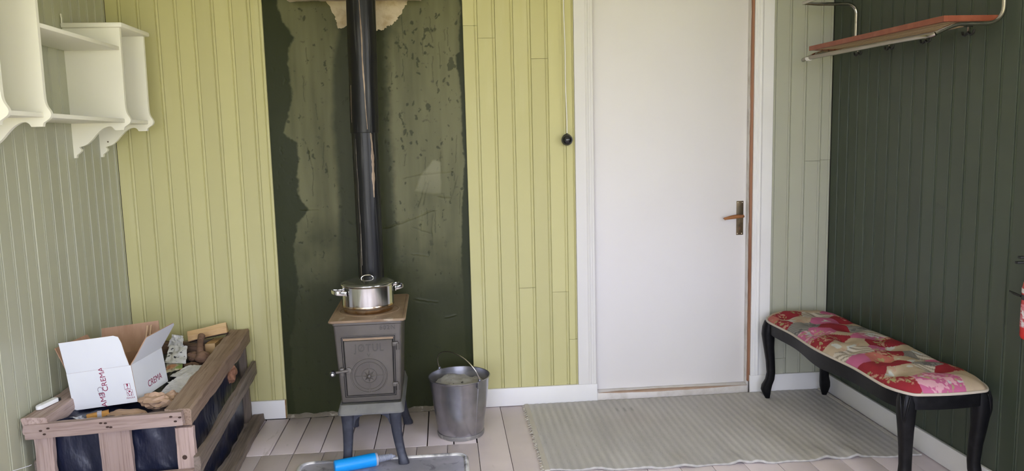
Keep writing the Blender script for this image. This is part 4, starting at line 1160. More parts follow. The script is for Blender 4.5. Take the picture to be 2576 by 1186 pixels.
# apron
oc = smooth_loop(seat_outline(200, 0.012), 6)
ic = smooth_loop(seat_outline(200, 0.034), 6)
rings = []
for (a, b) in zip(oc, ic):
    yy = (a[1] - BY0) / (BY1 - BY0)
    zb_ = 0.385 - 0.014 * math.exp(-((yy - 0.5) / 0.12) ** 2) if abs(a[0] - 3.567) > 0.15 else 0.392
    rings.append([(a[0], a[1], zb_), (a[0], a[1], 0.448), (b[0], b[1], 0.448), (b[0], b[1], zb_)])
MB().loft(rings, cap=False, close=True).build('apron', BLACKP, bench, base=BN, smooth=40)
# cushion
co = smooth_loop(seat_outline(880, 0.0), 80)
cen = co.mean(0)
nr = 100
rows = []
for k in range(nr + 1):
    t = k / nr
    rows.append(t)
T = np.array(rows)
base_line = np.stack([np.full(len(co), 3.567), np.clip(co[:, 1], BY1 + 0.18, BY0 - 0.18)], -1)
PX = base_line[None] * (1 - T[:, None, None]) + co[None] * T[:, None, None]
edge = 1 - T[:, None] ** 9
tuft = np.zeros(PX.shape[:2])
for iy in range(7):
    for ix in (-1, 1):
        cy_ = BY0 - 0.15 - iy * 0.165
        cx_ = 3.567 + ix * 0.088 + (0.03 if iy % 2 else -0.03)
        tuft += np.exp(-np.sqrt(((PX[..., 0] - cx_) / 0.034) ** 2 + ((PX[..., 1] - cy_) / 0.038) ** 2 + 0.04))
PZ = 0.4505 + 0.012 + 0.034 * np.maximum(0, 1 - T[:, None] ** 4) ** 0.6 - 0.046 * np.minimum(tuft, 0.9) * np.maximum(0, 1 - T[:, None] ** 6) + 0.012 * (1 - T[:, None] ** 6) + 0.0040 * fbm(PX[..., 0], PX[..., 1], 14, 2, 7)
topc = np.concatenate([PX, PZ[..., None]], -1)
rows_ = [topc[k] for k in range(nr + 1)]
lip = co + (co - cen) / np.linalg.norm(co - cen, axis=1)[:, None] * 0.004
rows_.append(np.concatenate([lip, np.full((len(co), 1), 0.457)], 1))
rows_.append(np.concatenate([co, np.full((len(co), 1), 0.4505)], 1))
G = np.array(rows_)
cm = MB()
nrow, ncol = G.shape[:2]
idx = np.arange(nrow * ncol).reshape(nrow, ncol)
fs = []
for i in range(nrow - 1):
    a = idx[i]; b = np.roll(idx[i], -1); c = np.roll(idx[i + 1], -1); d = idx[i + 1]
    fs += np.stack([a, b, c, d], -1).tolist()
fs.append(idx[-1][::-1].tolist())
cm.add(G.reshape(-1, 3).tolist(), fs)
cush_m = mat('patchwork_fabric', (0.5, 0.4, 0.3), 0.85, spec=0.2, attr='print', bump=[(300, 0.25, 0.002)])
cush = cm.build('cushion', cush_m, bench, base=BN, smooth=180)
SEEDS = [(3.371, -0.24, 's'), (3.464, -0.214, 'r'), (3.38, -0.329, 'r'), (3.44, -0.327, 'b'), (3.466, -0.443, 'g'), (3.643, -0.156, 'b'), (3.626, -0.26, 'w'), (3.713, -0.217, 'p'), (3.712, -0.351, 'r'), (3.728, -0.397, 'r'), (3.593, -0.412, 'p'), (3.71, -0.489, 'b'), (3.379, -0.62, 'p'), (3.49, -0.591, 'p'), (3.548, -0.499, 'r'), (3.595, -0.56, 'r'), (3.525, -0.647, 'b'), (3.685, -0.564, 'g'), (3.704, -0.643, 'w'), (3.355, -0.779, 'r'), (3.481, -0.699, 'r'), (3.399, -0.853, 'b'), (3.515, -0.808, 'b'), (3.618, -0.736, 'p'), (3.384, -0.975, 'w'), (3.468, -0.918, 'w'), (3.409, -1.048, 'p'), (3.395, -1.175, 'r'), (3.581, -0.853, 'r'), (3.525, -0.845, 'b'), (3.682, -0.834, 'r'), (3.697, -0.876, 'r'), (3.575, -0.921, 'p'), (3.654, -0.944, 'b'), (3.718, -0.928, 'b'), (3.749, -0.943, 'g'), (3.74, -0.997, 'b'), (3.586, -1.032, 'r'), (3.635, -1.058, 'g'), (3.698, -1.061, 'w'), (3.495, -1.077, 's'), (3.49, -1.167, 'r'), (3.387, -1.236, 'r'), (3.59, -1.127, 'b'), (3.675, -1.133, 'p'), (3.63, -1.199, 'g'), (3.608, -1.25, 'w'), (3.744, -1.178, 'r'), (3.727, -1.255, 'r'), (3.653, -1.273, 'r'), (3.455, -1.263, 'b'), (3.507, -1.256, 'b'), (3.404, -1.398, 'r'), (3.43, -1.43, 'r'), (3.536, -1.385, 'p'), (3.481, -1.438, 'p'), (3.581, -1.427, 'p'), (3.445, -1.459, 'w'), (3.689, -1.39, 'b'), (3.673, -1.443, 'b'), (3.30, -0.9, 'b'), (3.36, -0.5, 'g'), (3.55, -0.10, 'b'), (3.42, -0.10, 'b')]
SEEDS = [(a_ + 0.008, b_ * 0.967, c_) for a_, b_, c_ in SEEDS]
gx_, gy_ = G[..., 0], G[..., 1]
wx = gx_ + 0.020 * fbm(gx_, gy_, 8, 2, 1); wy = gy_ + 0.024 * fbm(gx_, gy_, 8, 2, 2)
best = np.full(gx_.shape, 9.0); bi = np.zeros(gx_.shape, int)
for i, (sx, sy, c_) in enumerate(SEEDS):
    d = ((wx - sx) / 1.0) ** 2 + ((wy - sy) / 0.9) ** 2
    m_ = d < best
    best = np.where(m_, d, best); bi = np.where(m_, i, bi)
cls = np.array([c_ for _, _, c_ in SEEDS])[bi]
PAL = dict(r=(0.25, 0.022, 0.032), p=(0.43, 0.115, 0.225), b=(0.42, 0.335, 0.24), s=(0.42, 0.14, 0.11), g=(0.17, 0.165, 0.155), w=(0.50, 0.45, 0.38))
colr = np.zeros(gx_.shape + (3,))
for k_, v_ in PAL.items():
    colr[cls == k_] = v_
f1 = fbm(gx_, gy_, 38, 3, 51); f2 = fbm(gx_, gy_, 30, 3, 52); f3 = fbm(gx_, gy_, 24, 2, 53); f4 = fbm(gx_, gy_, 60, 3, 55)
def put(mask, c_, a=1.0):
    m_ = (mask.astype(float) * a)[..., None]
    colr[:] = colr * (1 - m_) + np.array(c_) * m_
zone = fbm(gx_, gy_, 11, 2, 63)
fl_zone = zone > 0.12
petal = fbm(gx_, gy_, 62, 2, 64)
put(sstep(0.14, 0.24, petal) * (fl_zone & (cls == 'p')), (0.58, 0.34, 0.38), 0.9)
put(sstep(0.16, 0.26, petal) * (fl_zone & (cls == 'r')), (0.46, 0.29, 0.20), 0.85)
put(sstep(0.32, 0.42, -petal) * ((zone > 0.05) & np.isin(cls, ['p', 'r', 's'])), (0.33, 0.34, 0.15), 0.8)
put(sstep(0.44, 0.52, fbm(gx_, gy_, 26, 2, 66)) * np.isin(cls, ['p', 'b', 'w']), (0.47, 0.50, 0.49), 0.9)
put((f2 < -0.48) & (cls == 'b'), (0.40, 0.20, 0.15), 0.4)
st = np.sin((gy_ + 0.9 * gx_ + 0.035 * zone) * 2 * PI / 0.036)
put(sstep(0.1, 0.5, st) * (cls == 'w'), (0.20, 0.17, 0.13), 0.85)
put(sstep(0.3, 0.7, np.sin((gy_ + 0.9 * gx_ + 0.03 * zone) * 2 * PI / 0.020)) * (cls == 'g'), (0.34, 0.32, 0.29), 0.6)
put((f1 > 0.25) & (cls == 'g'), (0.05, 0.05, 0.06), 0.6)
colr *= (1 + 0.10 * fbm(gx_, gy_, 30, 3, 60))[..., None]
colr[-2:] = (0.55, 0.50, 0.43)                       # piped edge
ca = cush.data.color_attributes.new('print', 'FLOAT_COLOR', 'POINT')
ca.data.foreach_set('color', np.concatenate([colr, np.ones(colr.shape[:2] + (1,))], -1).reshape(-1).astype(np.float32))
pipe_pts = [Vector((p[0], p[1], 0.4575)) for p in smooth_loop(seat_outline(240, -0.002), 6)]
MB().tube(pipe_pts, 0.0058, 8, close=True).build('piping', mat('beige_piping', (0.50, 0.44, 0.37), 0.8), bench, base=BN, smooth=60)
def bench_leg(cx_, cy_, ox, oy, z0, big=1.0):
    prof = [(0.448, 0.000, 0.030), (0.415, 0.006, 0.034), (0.37, 0.010, 0.033), (0.30, 0.006, 0.0275), (0.22, -0.002, 0.0235), (0.15, -0.006, 0.022), (0.11, -0.001, 0.0235), (0.075, 0.012, 0.0270), (0.05, 0.016, 0.0265), (0.025, 0.013, 0.0205), (0.006, 0.009, 0.0135), (0.0, 0.008, 0.012)]
    rings = []
    for z, o_, hw in prof:
        z = z0 + z * (0.448 - z0) / 0.448
        hw *= big
        rings.append([(cx_ + ox * o_ * 1.2 + hw * math.copysign(abs(math.cos(a)) ** 0.75, math.cos(a)), cy_ + oy * o_ * 1.2 + hw * math.copysign(abs(math.sin(a)) ** 0.75, math.sin(a)), z) for a in np.linspace(0, 2 * PI, 17)[:-1]])
    leg = MB().loft(rings).build('leg', BLACKP, bench, base=BN, smooth=60)
    if big <= 1.0:
        return
    # carved acanthus ribs on the knee
    for s_, q in ((-1, 0.010), (0, 0.0), (1, 0.010)):
        pts_ = []
        for t in np.linspace(0, 1, 7):
            z = 0.440 - 0.10 * t
            k_ = np.interp(z, [0.30, 0.37, 0.415, 0.448], [0.0275, 0.033, 0.034, 0.030]) * big * 0.93
            of_ = np.interp(z, [0.30, 0.37, 0.415, 0.448], [0.006, 0.010, 0.006, 0.0]) * 1.2
            lat = s_ * (0.018 - 0.014 * t)
            nx_, ny_ = ox, oy
            l_ = math.hypot(nx_, ny_); nx_, ny_ = nx_ / l_, ny_ / l_
            pts_.append((cx_ + nx_ * k_ * (1.10 - 10 * abs(lat) ** 1.5) - ny_ * lat + ox * of_, cy_ + ny_ * k_ * (1.10 - 10 * abs(lat) ** 1.5) + nx_ * lat + oy * of_, z))
        MB().tube(pts_, [0.0035, 0.0045, 0.0048, 0.0046, 0.004, 0.0032, 0.002], 8).build('carved_rib', BLACKP, leg, base=BN, smooth=60)
bench_leg(3.414, -0.136, -0.8, 0.5, 0.0095)
bench_leg(3.732, -0.132, 0.5, 0.5, 0.0095)
bench_leg(3.430, -1.352, -0.7, -0.7, 0.0008, 1.01)
bench_leg(3.726, -1.352, 0.6, -0.6, 0.0008, 1.01)

# ================================================================= fire extinguisher
FX = (3.744, -1.608, 0.69)
ext = thing('fire_extinguisher', 'red fire extinguisher with printed label mounted on the dark wall', 'fire extinguisher', FX)
EXR = mat('extinguisher_red', (0.62, 0.018, 0.022), 0.28, coat=0.3)
MB().lathe([(0.004, 0.018), (0.040, 0.018), (0.052, 0.024), (0.056, 0.034), (0.056, 0.205), (0.052, 0.226), (0.040, 0.243), (0.022, 0.254), (0.017, 0.262), (0.004, 0.263)], 40, FX).build('cylinder_body', EXR, ext, base=FX, smooth=50)
LBL = mat('printed_label', (0.66, 0.20, 0.25), 0.4, layers=[dict(scale=26, stretch=(1, 1, 2.2), col=(0.78, 0.72, 0.72), lo=0.52, hi=0.56), dict(scale=45, stretch=(1, 1, 3), col=(0.50, 0.02, 0.03), lo=0.56, hi=0.60)])
MB().lathe([(0.0558, 0.066), (0.0566, 0.066), (0.0566, 0.150), (0.0558, 0.150)], 40, FX).build('label_band', LBL, ext, base=FX, smooth=50)
MB().lathe([(0.0558, 0.190), (0.0566, 0.190), (0.0566, 0.206), (0.0558, 0.206)], 40, FX).build('label_band', mat('white_label', (0.72, 0.70, 0.68), 0.5), ext, base=FX, smooth=50)
vm = MB().lathe([(0.004, 0.262), (0.015, 0.262), (0.015, 0.285), (0.011, 0.300), (0.004, 0.301)], 20, FX)
vm.box(FX[0] - 0.10, FX[0] + 0.02, FX[1] - 0.008, FX[1] + 0.008, FX[2] + 0.300, FX[2] + 0.308, b=0.002)
vm.box(FX[0] - 0.09, FX[0] + 0.02, FX[1] - 0.008, FX[1] + 0.008, FX[2] + 0.318, FX[2] + 0.326, b=0.002)
vm.box(FX[0] - 0.01, FX[0] + 0.012, FX[1] - 0.006, FX[1] + 0.006, FX[2] + 0.300, FX[2] + 0.326, b=0.001)
vm.build('valve_and_grip', IRON, ext, base=FX)
br = MB()
br.lathe([(0.0560, 0.166), (0.0580, 0.166), (0.0580, 0.184), (0.0560, 0.184)], 40, FX)
br.box(FX[0] + 0.03, X_RIGHT - 0.0012, FX[1] - 0.02, FX[1] + 0.02, FX[2] + 0.168, FX[2] + 0.182)
bro = br.build('strap', IRON, ext, base=FX)
MB().tube([(FX[0] - 0.050, FX[1] + 0.030, FX[2] + 0.176), (FX[0] - 0.056, FX[1] + 0.052, FX[2] + 0.181), (FX[0] - 0.058, FX[1] + 0.075, FX[2] + 0.186)], [0.004, 0.005, 0.003], 8).build('strap_clip', IRON, bro, base=FX)
MB().tube(bezier([(FX[0] + 0.012, FX[1], FX[2] + 0.285), (FX[0] + 0.045, FX[1] - 0.03, FX[2] + 0.28), (FX[0] + 0.05, FX[1] - 0.055, FX[2] + 0.2), (FX[0] + 0.035, FX[1] - 0.068, FX[2] + 0.09)], 6), 0.008, 10).build('hose', IRON, ext, base=FX)

# ================================================================= wooden crate
CR = (0.33, -0.57, 0.0)
crate = thing('wood_crate', 'weathered pallet-wood crate of firewood standing in the left corner', 'crate', CR)
def wood(name, c1, c2, c3):
    return mat(name, c1, 0.75, layers=[dict(scale=10, stretch=(0.12, 1, 1), col=c2, lo=0.38, hi=0.62), dict(scale=34, stretch=(0.05, 1, 1), col=c3, lo=0.54, hi=0.68, fac=0.6), dict(scale=130, stretch=(0.03, 1, 1), col=c3, lo=0.52, hi=0.66, fac=0.7), dict(scale=4, col=c3, lo=0.60, hi=0.75, fac=0.5)], bump=[(110, 0.6, 0.003, (0.03, 1, 1)), (14, 0.35, 0.008, (0.12, 1, 1))], tint=0.10)
W_PINK = wood('weathered_pallet_wood', (0.44, 0.34, 0.30), (0.36, 0.265, 0.23), (0.24, 0.165, 0.135))
W_BROWN = wood('brown_weathered_beam', (0.31, 0.225, 0.165), (0.25, 0.17, 0.12), (0.15, 0.095, 0.06))
W_DARK = wood('dark_weathered_slat', (0.25, 0.205, 0.17), (0.19, 0.15, 0.12), (0.11, 0.085, 0.065))
KNOT = mat('dark_knot', (0.05, 0.028, 0.02), 0.8)
def beam(name, p0, p1, w, h, m_, parent=None, base=CR, rough=0.0025, seed=0, up=(0, 0, 1), n=22, taper=1.0):
    """timber from p0 to p1, local x along its length, uneven edges"""
    p0, p1 = Vector(p0), Vector(p1)
    L_ = (p1 - p0).length
    ex = (p1 - p0).normalized()
    ez = Vector(up); ez = (ez - ex * ez.dot(ex)).normalized()
    ey = ez.cross(ex)
    rings = []
    cs = [(-1, -0.86), (-0.9, -1), (0.9, -1), (1, -0.86), (1, 0.0), (1, 0.86), (0.9, 1), (0.3, 1), (-0.3, 1), (-0.9, 1), (-1, 0.86), (-1, 0.0)]
    for i in range(n + 1):
        t = i / n
        tp_ = 1 + (taper - 1) * t
        ring = []
        for j, (a, b) in enumerate(cs):
            e1 = rough * float(fbm(t * L_ * 1.0 + seed, j * 3.1 + seed, 5, 3, seed)) + rough * 0.6 * float(fbm(t * L_ * 2.0, j * 1.7 + seed, 25, 2, seed + 1))
            e0 = rough * 1.5 * float(fbm(j * 2.3, seed + (0 if t < 0.5 else 9), 3, 2, seed + 5)) if i in (0, n) else 0
            ring.append((t * L_ + e0, a * w / 2 * tp_ + e1, b * h / 2 * tp_ + e1 * 0.8))
        rings.append(ring)
    o = MB().loft(rings).build(name, m_, None, smooth=40)
    M_ = Matrix(((ex.x, ey.x, ez.x, p0.x), (ex.y, ey.y, ez.y, p0.y), (ex.z, ey.z, ez.z, p0.z), (0, 0, 0, 1)))
    if parent is not None:
        o.parent = parent
        o.matrix_local = Matrix.Translation(-Vector(base)) @ M_
    else:
        o.matrix_world = M_
    return o
# right top beam, left top rail, front rail, back rail
beam('top_beam', (0.588, -1.092, 0.414), (0.556, -0.030, 0.472), 0.100, 0.072, W_BROWN, crate, seed=3, rough=0.0055, n=30)
beam('top_rail', (0.062, -1.112, 0.420), (0.062, -0.030, 0.425), 0.090, 0.064, W_PINK, crate, seed=8, rough=0.006, n=30)
fr = beam('front_rail', (0.028, -1.108, 0.397), (0.612, -1.108, 0.420), 0.026, 0.056, W_PINK, crate, seed=12, rough=0.0022)
beam('back_rail', (0.115, -0.040, 0.425), (0.495, -0.040, 0.435), 0.026, 0.060, W_DARK, crate, seed=14)
for k_, (x, z) in enumerate(((0.060, 0.003), (0.072, -0.012), (0.088, 0.010), (0.283, 0.012), (0.300, 0.010), (0.306, -0.006), (0.318, -0.008), (0.545, 0.012), (0.560, -0.008), (0.578, 0.006))):
    M_ = Matrix.Translation((x, -0.0135, z)) @ Matrix.Rotation(PI / 2, 4, 'X') @ Matrix.Diagonal((1.7, 1.0, 1, 1))
    MB().lathe([(0.0005, 0.0), (0.0040, 0.0), (0.0030, 0.0010), (0.0005, 0.0013)], 8, M=M_).build('nail_mark', KNOT, fr)
# front uprights
beam('front_post', (0.080, -1.082, 0.002), (0.078, -1.082, 0.376), 0.066, 0.022, W_PINK, crate, seed=21, up=(0, -1, 0))
beam('front_post', (0.348, -1.082, 0.002), (0.343, -1.082, 0.384), 0.118, 0.020, W_PINK, crate, seed=23, up=(0, -1, 0))
pr_ = beam('front_post', (0.610, -1.082, 0.002), (0.607, -1.082, 0.374), 0.070, 0.022, W_PINK, crate, seed=25, up=(0, -1, 0))
MB().lathe([(0.0005, 0.0), (0.0095, 0.0), (0.008, 0.0014), (0.0005, 0.0018)], 14, M=Matrix.Translation((0.250, 0.006, 0.0112))).build('knot', KNOT, pr_)
beam('bottom_rail', (0.030, -1.108, 0.165), (0.640, -1.108, 0.178), 0.024, 0.056, W_PINK, crate, seed=31)
# right side slats and back posts
beam('side_slat', (0.652, -1.105, 0.222), (0.616, -0.030, 0.298), 0.024, 0.070, W_DARK, crate, seed=41, rough=0.004, n=30)
beam('base_slat', (0.676, -1.10, 0.022), (0.622, -0.030, 0.020), 0.058, 0.036, W_DARK, crate, seed=43, rough=0.004, n=30)
beam('back_post', (0.560, -0.045, 0.002), (0.552, -0.045, 0.432), 0.060, 0.024, W_DARK, crate, seed=45, up=(0, -1, 0))
beam('back_post', (0.070, -0.050, 0.002), (0.070, -0.050, 0.390), 0.060, 0.024, W_DARK, crate, seed=47, up=(0, -1, 0))
beam('side_slat', (0.022, -1.05, 0.215), (0.022, -0.070, 0.215), 0.018, 0.080, W_DARK, crate, seed=49)
beam('base_slat', (0.050, -1.06, 0.018), (0.050, -0.070, 0.018), 0.06, 0.032, W_DARK, crate, seed=51)

# black plastic liner in the crate
PLAST = mat('black_plastic_film', (0.013, 0.016, 0.036), 0.34, spec=0.5, bump=[(9, 0.55, 0.03, (1, 1, 0.45)), (40, 0.2, 0.006)])
nP, nZ = 260, 46
lp = []
x0_, x1_, y0_, y1_ = 0.062, 0.596, -1.048, -0.085
per = []
for k in range(nP):
    t = k / nP * 4
    i_, f_ = int(t), t - int(t)
    c4 = [(x0_, y0_), (x1_ + 0.010, y0_), (x1_ - 0.030, y1_), (x0_, y1_)]
    a, b = c4[i_], c4[(i_ + 1) % 4]
    per.append((a[0] + (b[0] - a[0]) * f_, a[1] + (b[1] - a[1]) * f_))
per = smooth_loop(per, 12)
cenp = per.mean(0)
G = np.zeros((nZ + 14, nP, 3))
sarc = np.arange(nP) / nP * 3.0
for j in range(nZ):
    z = 0.004 + (0.418 - 0.004) * j / (nZ - 1)
    fold = 0.010 * fbm(sarc * 1.0 + 0.5 * z, np.full(nP, z * 0.8), 7, 3, 71) + 0.0035 * np.sin(sarc * 38 + z * 16 + 4 * fbm(sarc, np.full(nP, z), 5, 2, 72))
    fold += 0.008 * np.exp(-((z - 0.16) / 0.10) ** 2)
    d = per - cenp
    d = d / np.linalg.norm(d, axis=1)[:, None]
    G[j, :, :2] = per + d * np.minimum(fold, 0.012)[:, None]
    G[j, :, 2] = z
rimz = 0.418 + 0.020 * fbm(sarc, sarc * 0, 10, 3, 73)
for j in range(14):                                  # folded over and down to the heap inside
    t = (j + 1) / 14
    q = cenp + (per - cenp) * (1 - 0.06 * t - 0.93 * max(0, t - 0.3) / 0.7)
    G[nZ + j, :, :2] = q
    G[nZ + j, :, 2] = rimz * (1 - t) ** 0.5 + (1 - (1 - t) ** 0.5) * 0.360 + 0.012 * fbm(q[:, 0], q[:, 1], 14, 3, 74) * (t > 0.2)
G[nZ - 1, :, 2] = rimz
lm = MB()
idx = np.arange((nZ + 14) * nP).reshape(nZ + 14, nP)
fs = []
for j in range(nZ + 13):
    a = idx[j]; fs += np.stack([a, np.roll(a, -1), np.roll(idx[j + 1], -1), idx[j + 1]], -1).tolist()
fs.append(idx[-1].tolist())
lm.add(G.reshape(-1, 3).tolist(), fs)
tag(lm.build('plastic_liner', PLAST, None, base=(0.33, -0.57, 0.0), smooth=60), 'crumpled black plastic sack lining the inside of the pallet-wood crate', 'plastic bag')

# ================================================================= cardboard box
BO = Vector((0.1056, -0.8949, 0.3997))
BR_ = Matrix(((0.9908, 0.0756, -0.1122), (-0.0733, 0.997, 0.0245), (0.1137, -0.0161, 0.9934)))
BW, BD, BH = 0.2669, 0.2851, 0.156
box = thing('cardboard_box', 'open white cardboard box printed in dark red on top of the crate', 'box', tuple(BO))
box.rotation_euler = BR_.to_euler()
CW = mat('white_box_board', (0.78, 0.80, 0.82), 0.55, layers=[dict(scale=5, col=(0.74, 0.76, 0.79), lo=0.4, hi=0.7)])
CB_ = mat('brown_box_board', (0.46, 0.29, 0.19), 0.8, layers=[dict(scale=30, stretch=(1, 1, 0.1), col=(0.40, 0.24, 0.15), lo=0.45, hi=0.65)])
def board_panel(name, poly, origin, eu, ev, t=0.0035):
    """poly in (u, v); outside face at +n = eu x ev"""
    o_, eu, ev = Vector(origin), Vector(eu).normalized(), Vector(ev).normalized()
    n_ = eu.cross(ev)
    r0 = [o_ + eu * u + ev * v for u, v in poly]
    r1 = [p - n_ * t for p in r0]
    ob = MB().loft([r1, r0]).build(name, CW, box, smooth=None)
    ob.data.materials.append(CB_)
    for p in ob.data.polygons:
        p.material_index = 0 if p.normal.dot(n_) > 0.5 else 1
    return ob
e_ = 0.0002
fpan = board_panel('front_wall', [(0, 0), (BW, 0), (BW, BH), (0, BH)], (0, 0, 0), (1, 0, 0), (0, 0, 1))
rpan = board_panel('side_wall', [(0.0037, 0), (BD, 0), (BD, BH), (0.0037, BH)], (BW, 0, 0), (0, 1, 0), (0, 0, 1))
board_panel('back_wall', [(0.0037, 0), (BW, 0), (BW, BH), (0.0037, BH)], (BW, BD, 0), (-1, 0, 0), (0, 0, 1))
board_panel('side_wall', [(0.0037, 0), (BD - 0.0037, 0), (BD - 0.0037, BH), (0.0037, BH)], (0, BD, 0), (0, -1, 0), (0, 0, 1))
board_panel('bottom', [(0.004, 0.004), (BW - 0.004, 0.004), (BW - 0.004, BD - 0.004), (0.004, BD - 0.004)], (0, BD, 0.0), (1, 0, 0), (0, -1, 0))
def flap(name, poly, origin, eu, out, t):
    ev = Vector((0, 0, 1)) * math.cos(t) + Vector(out) * math.sin(t)
    return board_panel(name, poly, Vector(origin) + ev * 0.0005, eu, ev)
flap('flap', [(0.001, 0), (BW - 0.006, 0), (BW - 0.012, 0.050), (BW - 0.015, 0.100), (BW - 0.022, 0.126), (BW - 0.040, 0.134), (0.002, 0.134)], (0, 0, BH), (1, 0, 0), (0, -1, 0), 0.10)
flap('flap', [(0.004, 0), (BD - 0.001, 0), (BD + 0.004, 0.118), (BD - 0.02, 0.134), (0.012, 0.130), (0.010, 0.02)], (BW, 0, BH), (0, 1, 0), (1, 0, 0), 0.66)
flap('flap', [(0.001, 0), (BW - 0.001, 0), (BW - 0.004, 0.122), (0.004, 0.122)], (BW, BD, BH), (-1, 0, 0), (0, 1, 0), 0.25)
flap('flap', [(0.004, 0), (BD - 0.008, 0), (BD - 0.012, 0.115), (0.030, 0.115)], (0, BD, BH), (0, -1, 0), (-1, 0, 0), 0.30)
INK = mat('dark_red_ink', (0.26, 0.012, 0.06), 0.6)
INKG = mat('faded_grey_ink', (0.36, 0.33, 0.37), 0.6)
def on_front(mb, u, v, name, m_, rot=0.0):
    c_, s_ = math.cos(rot), math.sin(rot)
    place(mb, lambda x, y, z: (u * BW + c_ * x - s_ * y, -0.00035 + z * 0.0, (1 - v) * BH + s_ * x + c_ * y) if False else (u * BW + c_ * x - s_ * y, -0.0004 - z, (1 - v) * BH + s_ * x + c_ * y))
    return mb.build(name, m_, fpan, smooth=None)
def on_side(mb, u, v, name, m_, rot=0.0):
    c_, s_ = math.cos(rot), math.sin(rot)
    place(mb, lambda x, y, z: (BW + 0.0004 + z, u * BD + c_ * x - s_ * y, (1 - v) * BH + s_ * x + c_ * y))
    return mb.build(name, m_, rpan, smooth=None)
on_front(text_mb('CREMA', 0.032, 0.0003), 0.545, 0.27, 'printed_lettering', INK, PI / 2 + 0.03)
on_front(text_mb('CR', 0.032, 0.0003, mirror=True), 0.470, 0.585, 'printed_lettering', INKG, PI / 2 + 0.03)
on_front(text_mb('EMA', 0.032, 0.0003, mirror=True), 0.485, 0.815, 'printed_lettering', INK, PI / 2 + 0.03)
on_side(text_mb('CREMA', 0.040, 0.0003), 0.60, 0.735, 'printed_lettering', INK, 0.02)
def picto(u, v, kind):
    m_ = MB()
    s_ = 0.0125
    for (a, b, c, d) in ((-s_, s_, s_ - 0.0010, s_), (-s_, s_, -s_, -s_ + 0.0010), (-s_, -s_ + 0.0010, -s_ + 0.001, s_ - 0.001), (s_ - 0.0010, s_, -s_ + 0.001, s_ - 0.001)):
        m_.prism([(a, c), (b, c), (b, d), (a, d)], lambda x, y, z: (x, y, z), -0.00015, 0.00015)
    if kind == 0:      # broken glass sign
        m_.prism([(-0.004, 0.0115), (0.0045, 0.0115), (0.0035, 0.0035), (0.0008, 0.0005), (-0.0008, 0.0005), (-0.0035, 0.0035), (-0.001, 0.006)], lambda x, y, z: (x, y, z), -0.00015, 0.00015)
        m_.prism([(-0.010, -0.0095), (0.010, -0.0095), (0.010, -0.0080), (-0.010, -0.0080)], lambda x, y, z: (x, y, z), -0.00015, 0.00015)
        m_.prism([(-0.0008, -0.0080), (0.0008, -0.0080), (0.0008, 0.0005), (-0.0008, 0.0005)], lambda x, y, z: (x, y, z), -0.00015, 0.00015)
    else:              # two hands holding
        m_.prism([(0.0045 * math.cos(a), 0.006 + 0.0038 * math.sin(a)) for a in np.linspace(0, 2 * PI, 13)[:-1]], lambda x, y, z: (x, y, z), -0.00015, 0.00015)
        for q in (-1, 1):
            m_.prism([(q * 0.0105, 0.003), (q * 0.0085, 0.004), (q * 0.0045, -0.002), (q * 0.0025, -0.0115), (q * 0.0050, -0.0115), (q * 0.0065, -0.003)], lambda x, y, z: (x, y, z), -0.00015, 0.00015)
    o = on_front(m_, u, v, 'printed_symbol', INK, 0.02)
    o['kind'] = 'stuff'
picto(0.885, 0.555, 0)
picto(0.905, 0.730, 1)
on_front(text_mb('FRAGILE', 0.0095, 0.0003), 0.905, 0.865, 'printed_lettering', INK, 0.02)
# two thin sticks standing in the box
STK = wood('pale_stick_wood', (0.52, 0.36, 0.22), (0.44, 0.29, 0.17), (0.36, 0.22, 0.12))
for k_, (dx_, lb) in enumerate(((0.0, 'thin pale wooden stick leaning in the open box, nearer its back flap'), (0.016, 'thin pale wooden stick leaning in the open box, nearer its right flap'))):
    a = BO + BR_ @ Vector((0.185 + dx_, 0.20, 0.010))
    b = BO + BR_ @ Vector((0.236 + dx_, 0.262, 0.268))
    tag(beam('wooden_stick', a, b, 0.007, 0.007, STK, None, seed=60 + k_, rough=0.0006, up=(1, 0, 0)), lb, 'stick', 'sticks in the cardboard box')

# ================================================================= things in the crate
def crumple(name, c, r, m_, seed, label, cat, sq=(1, 1, 0.7), amp=0.34, sub=3, group=None):
    bm = bmesh.new()
    bmesh.ops.create_icosphere(bm, subdivisions=sub, radius=1)
    rs_ = np.random.RandomState(seed)
    for v in bm.verts:
        n_ = v.co.copy()
        f_ = 1 + amp * (float(fbm(n_.x + 3, n_.y + n_.z * 1.7, 2.3, 3, seed)) * 1.3 + rs_.uniform(-0.25, 0.25))
        v.co = Vector((n_.x * sq[0], n_.y * sq[1], n_.z * sq[2])) * (r * f_)
    mb = MB()
    bm.verts.index_update()
    mb.add([tuple(Vector(c) + v.co) for v in bm.verts], [tuple(q.index for q in f.verts) for f in bm.faces])
    bm.free()
    return tag(mb.build(name, m_, None, base=c, smooth=None), label, cat, group)
KRAFT = mat('brown_wrapping_paper', (0.46, 0.315, 0.215), 0.8, layers=[dict(scale=8, col=(0.39, 0.26, 0.17), lo=0.45, hi=0.65)])
crumple('crumpled_paper', (0.445, -0.928, 0.432), 0.060, KRAFT, 3, 'large crumpled brown paper ball between box and front beam', 'paper', (1.0, 0.8, 0.62))
crumple('crumpled_paper', (0.492, -0.875, 0.428), 0.035, KRAFT, 5, 'small crumpled brown paper scrap against the thick right beam', 'paper', (1.0, 0.9, 0.7))
crumple('crumpled_paper', (0.350, -0.985, 0.396), 0.058, KRAFT, 8, 'flattened brown paper wad under the front edge of the box', 'paper', (1.25, 0.8, 0.45), 0.25)
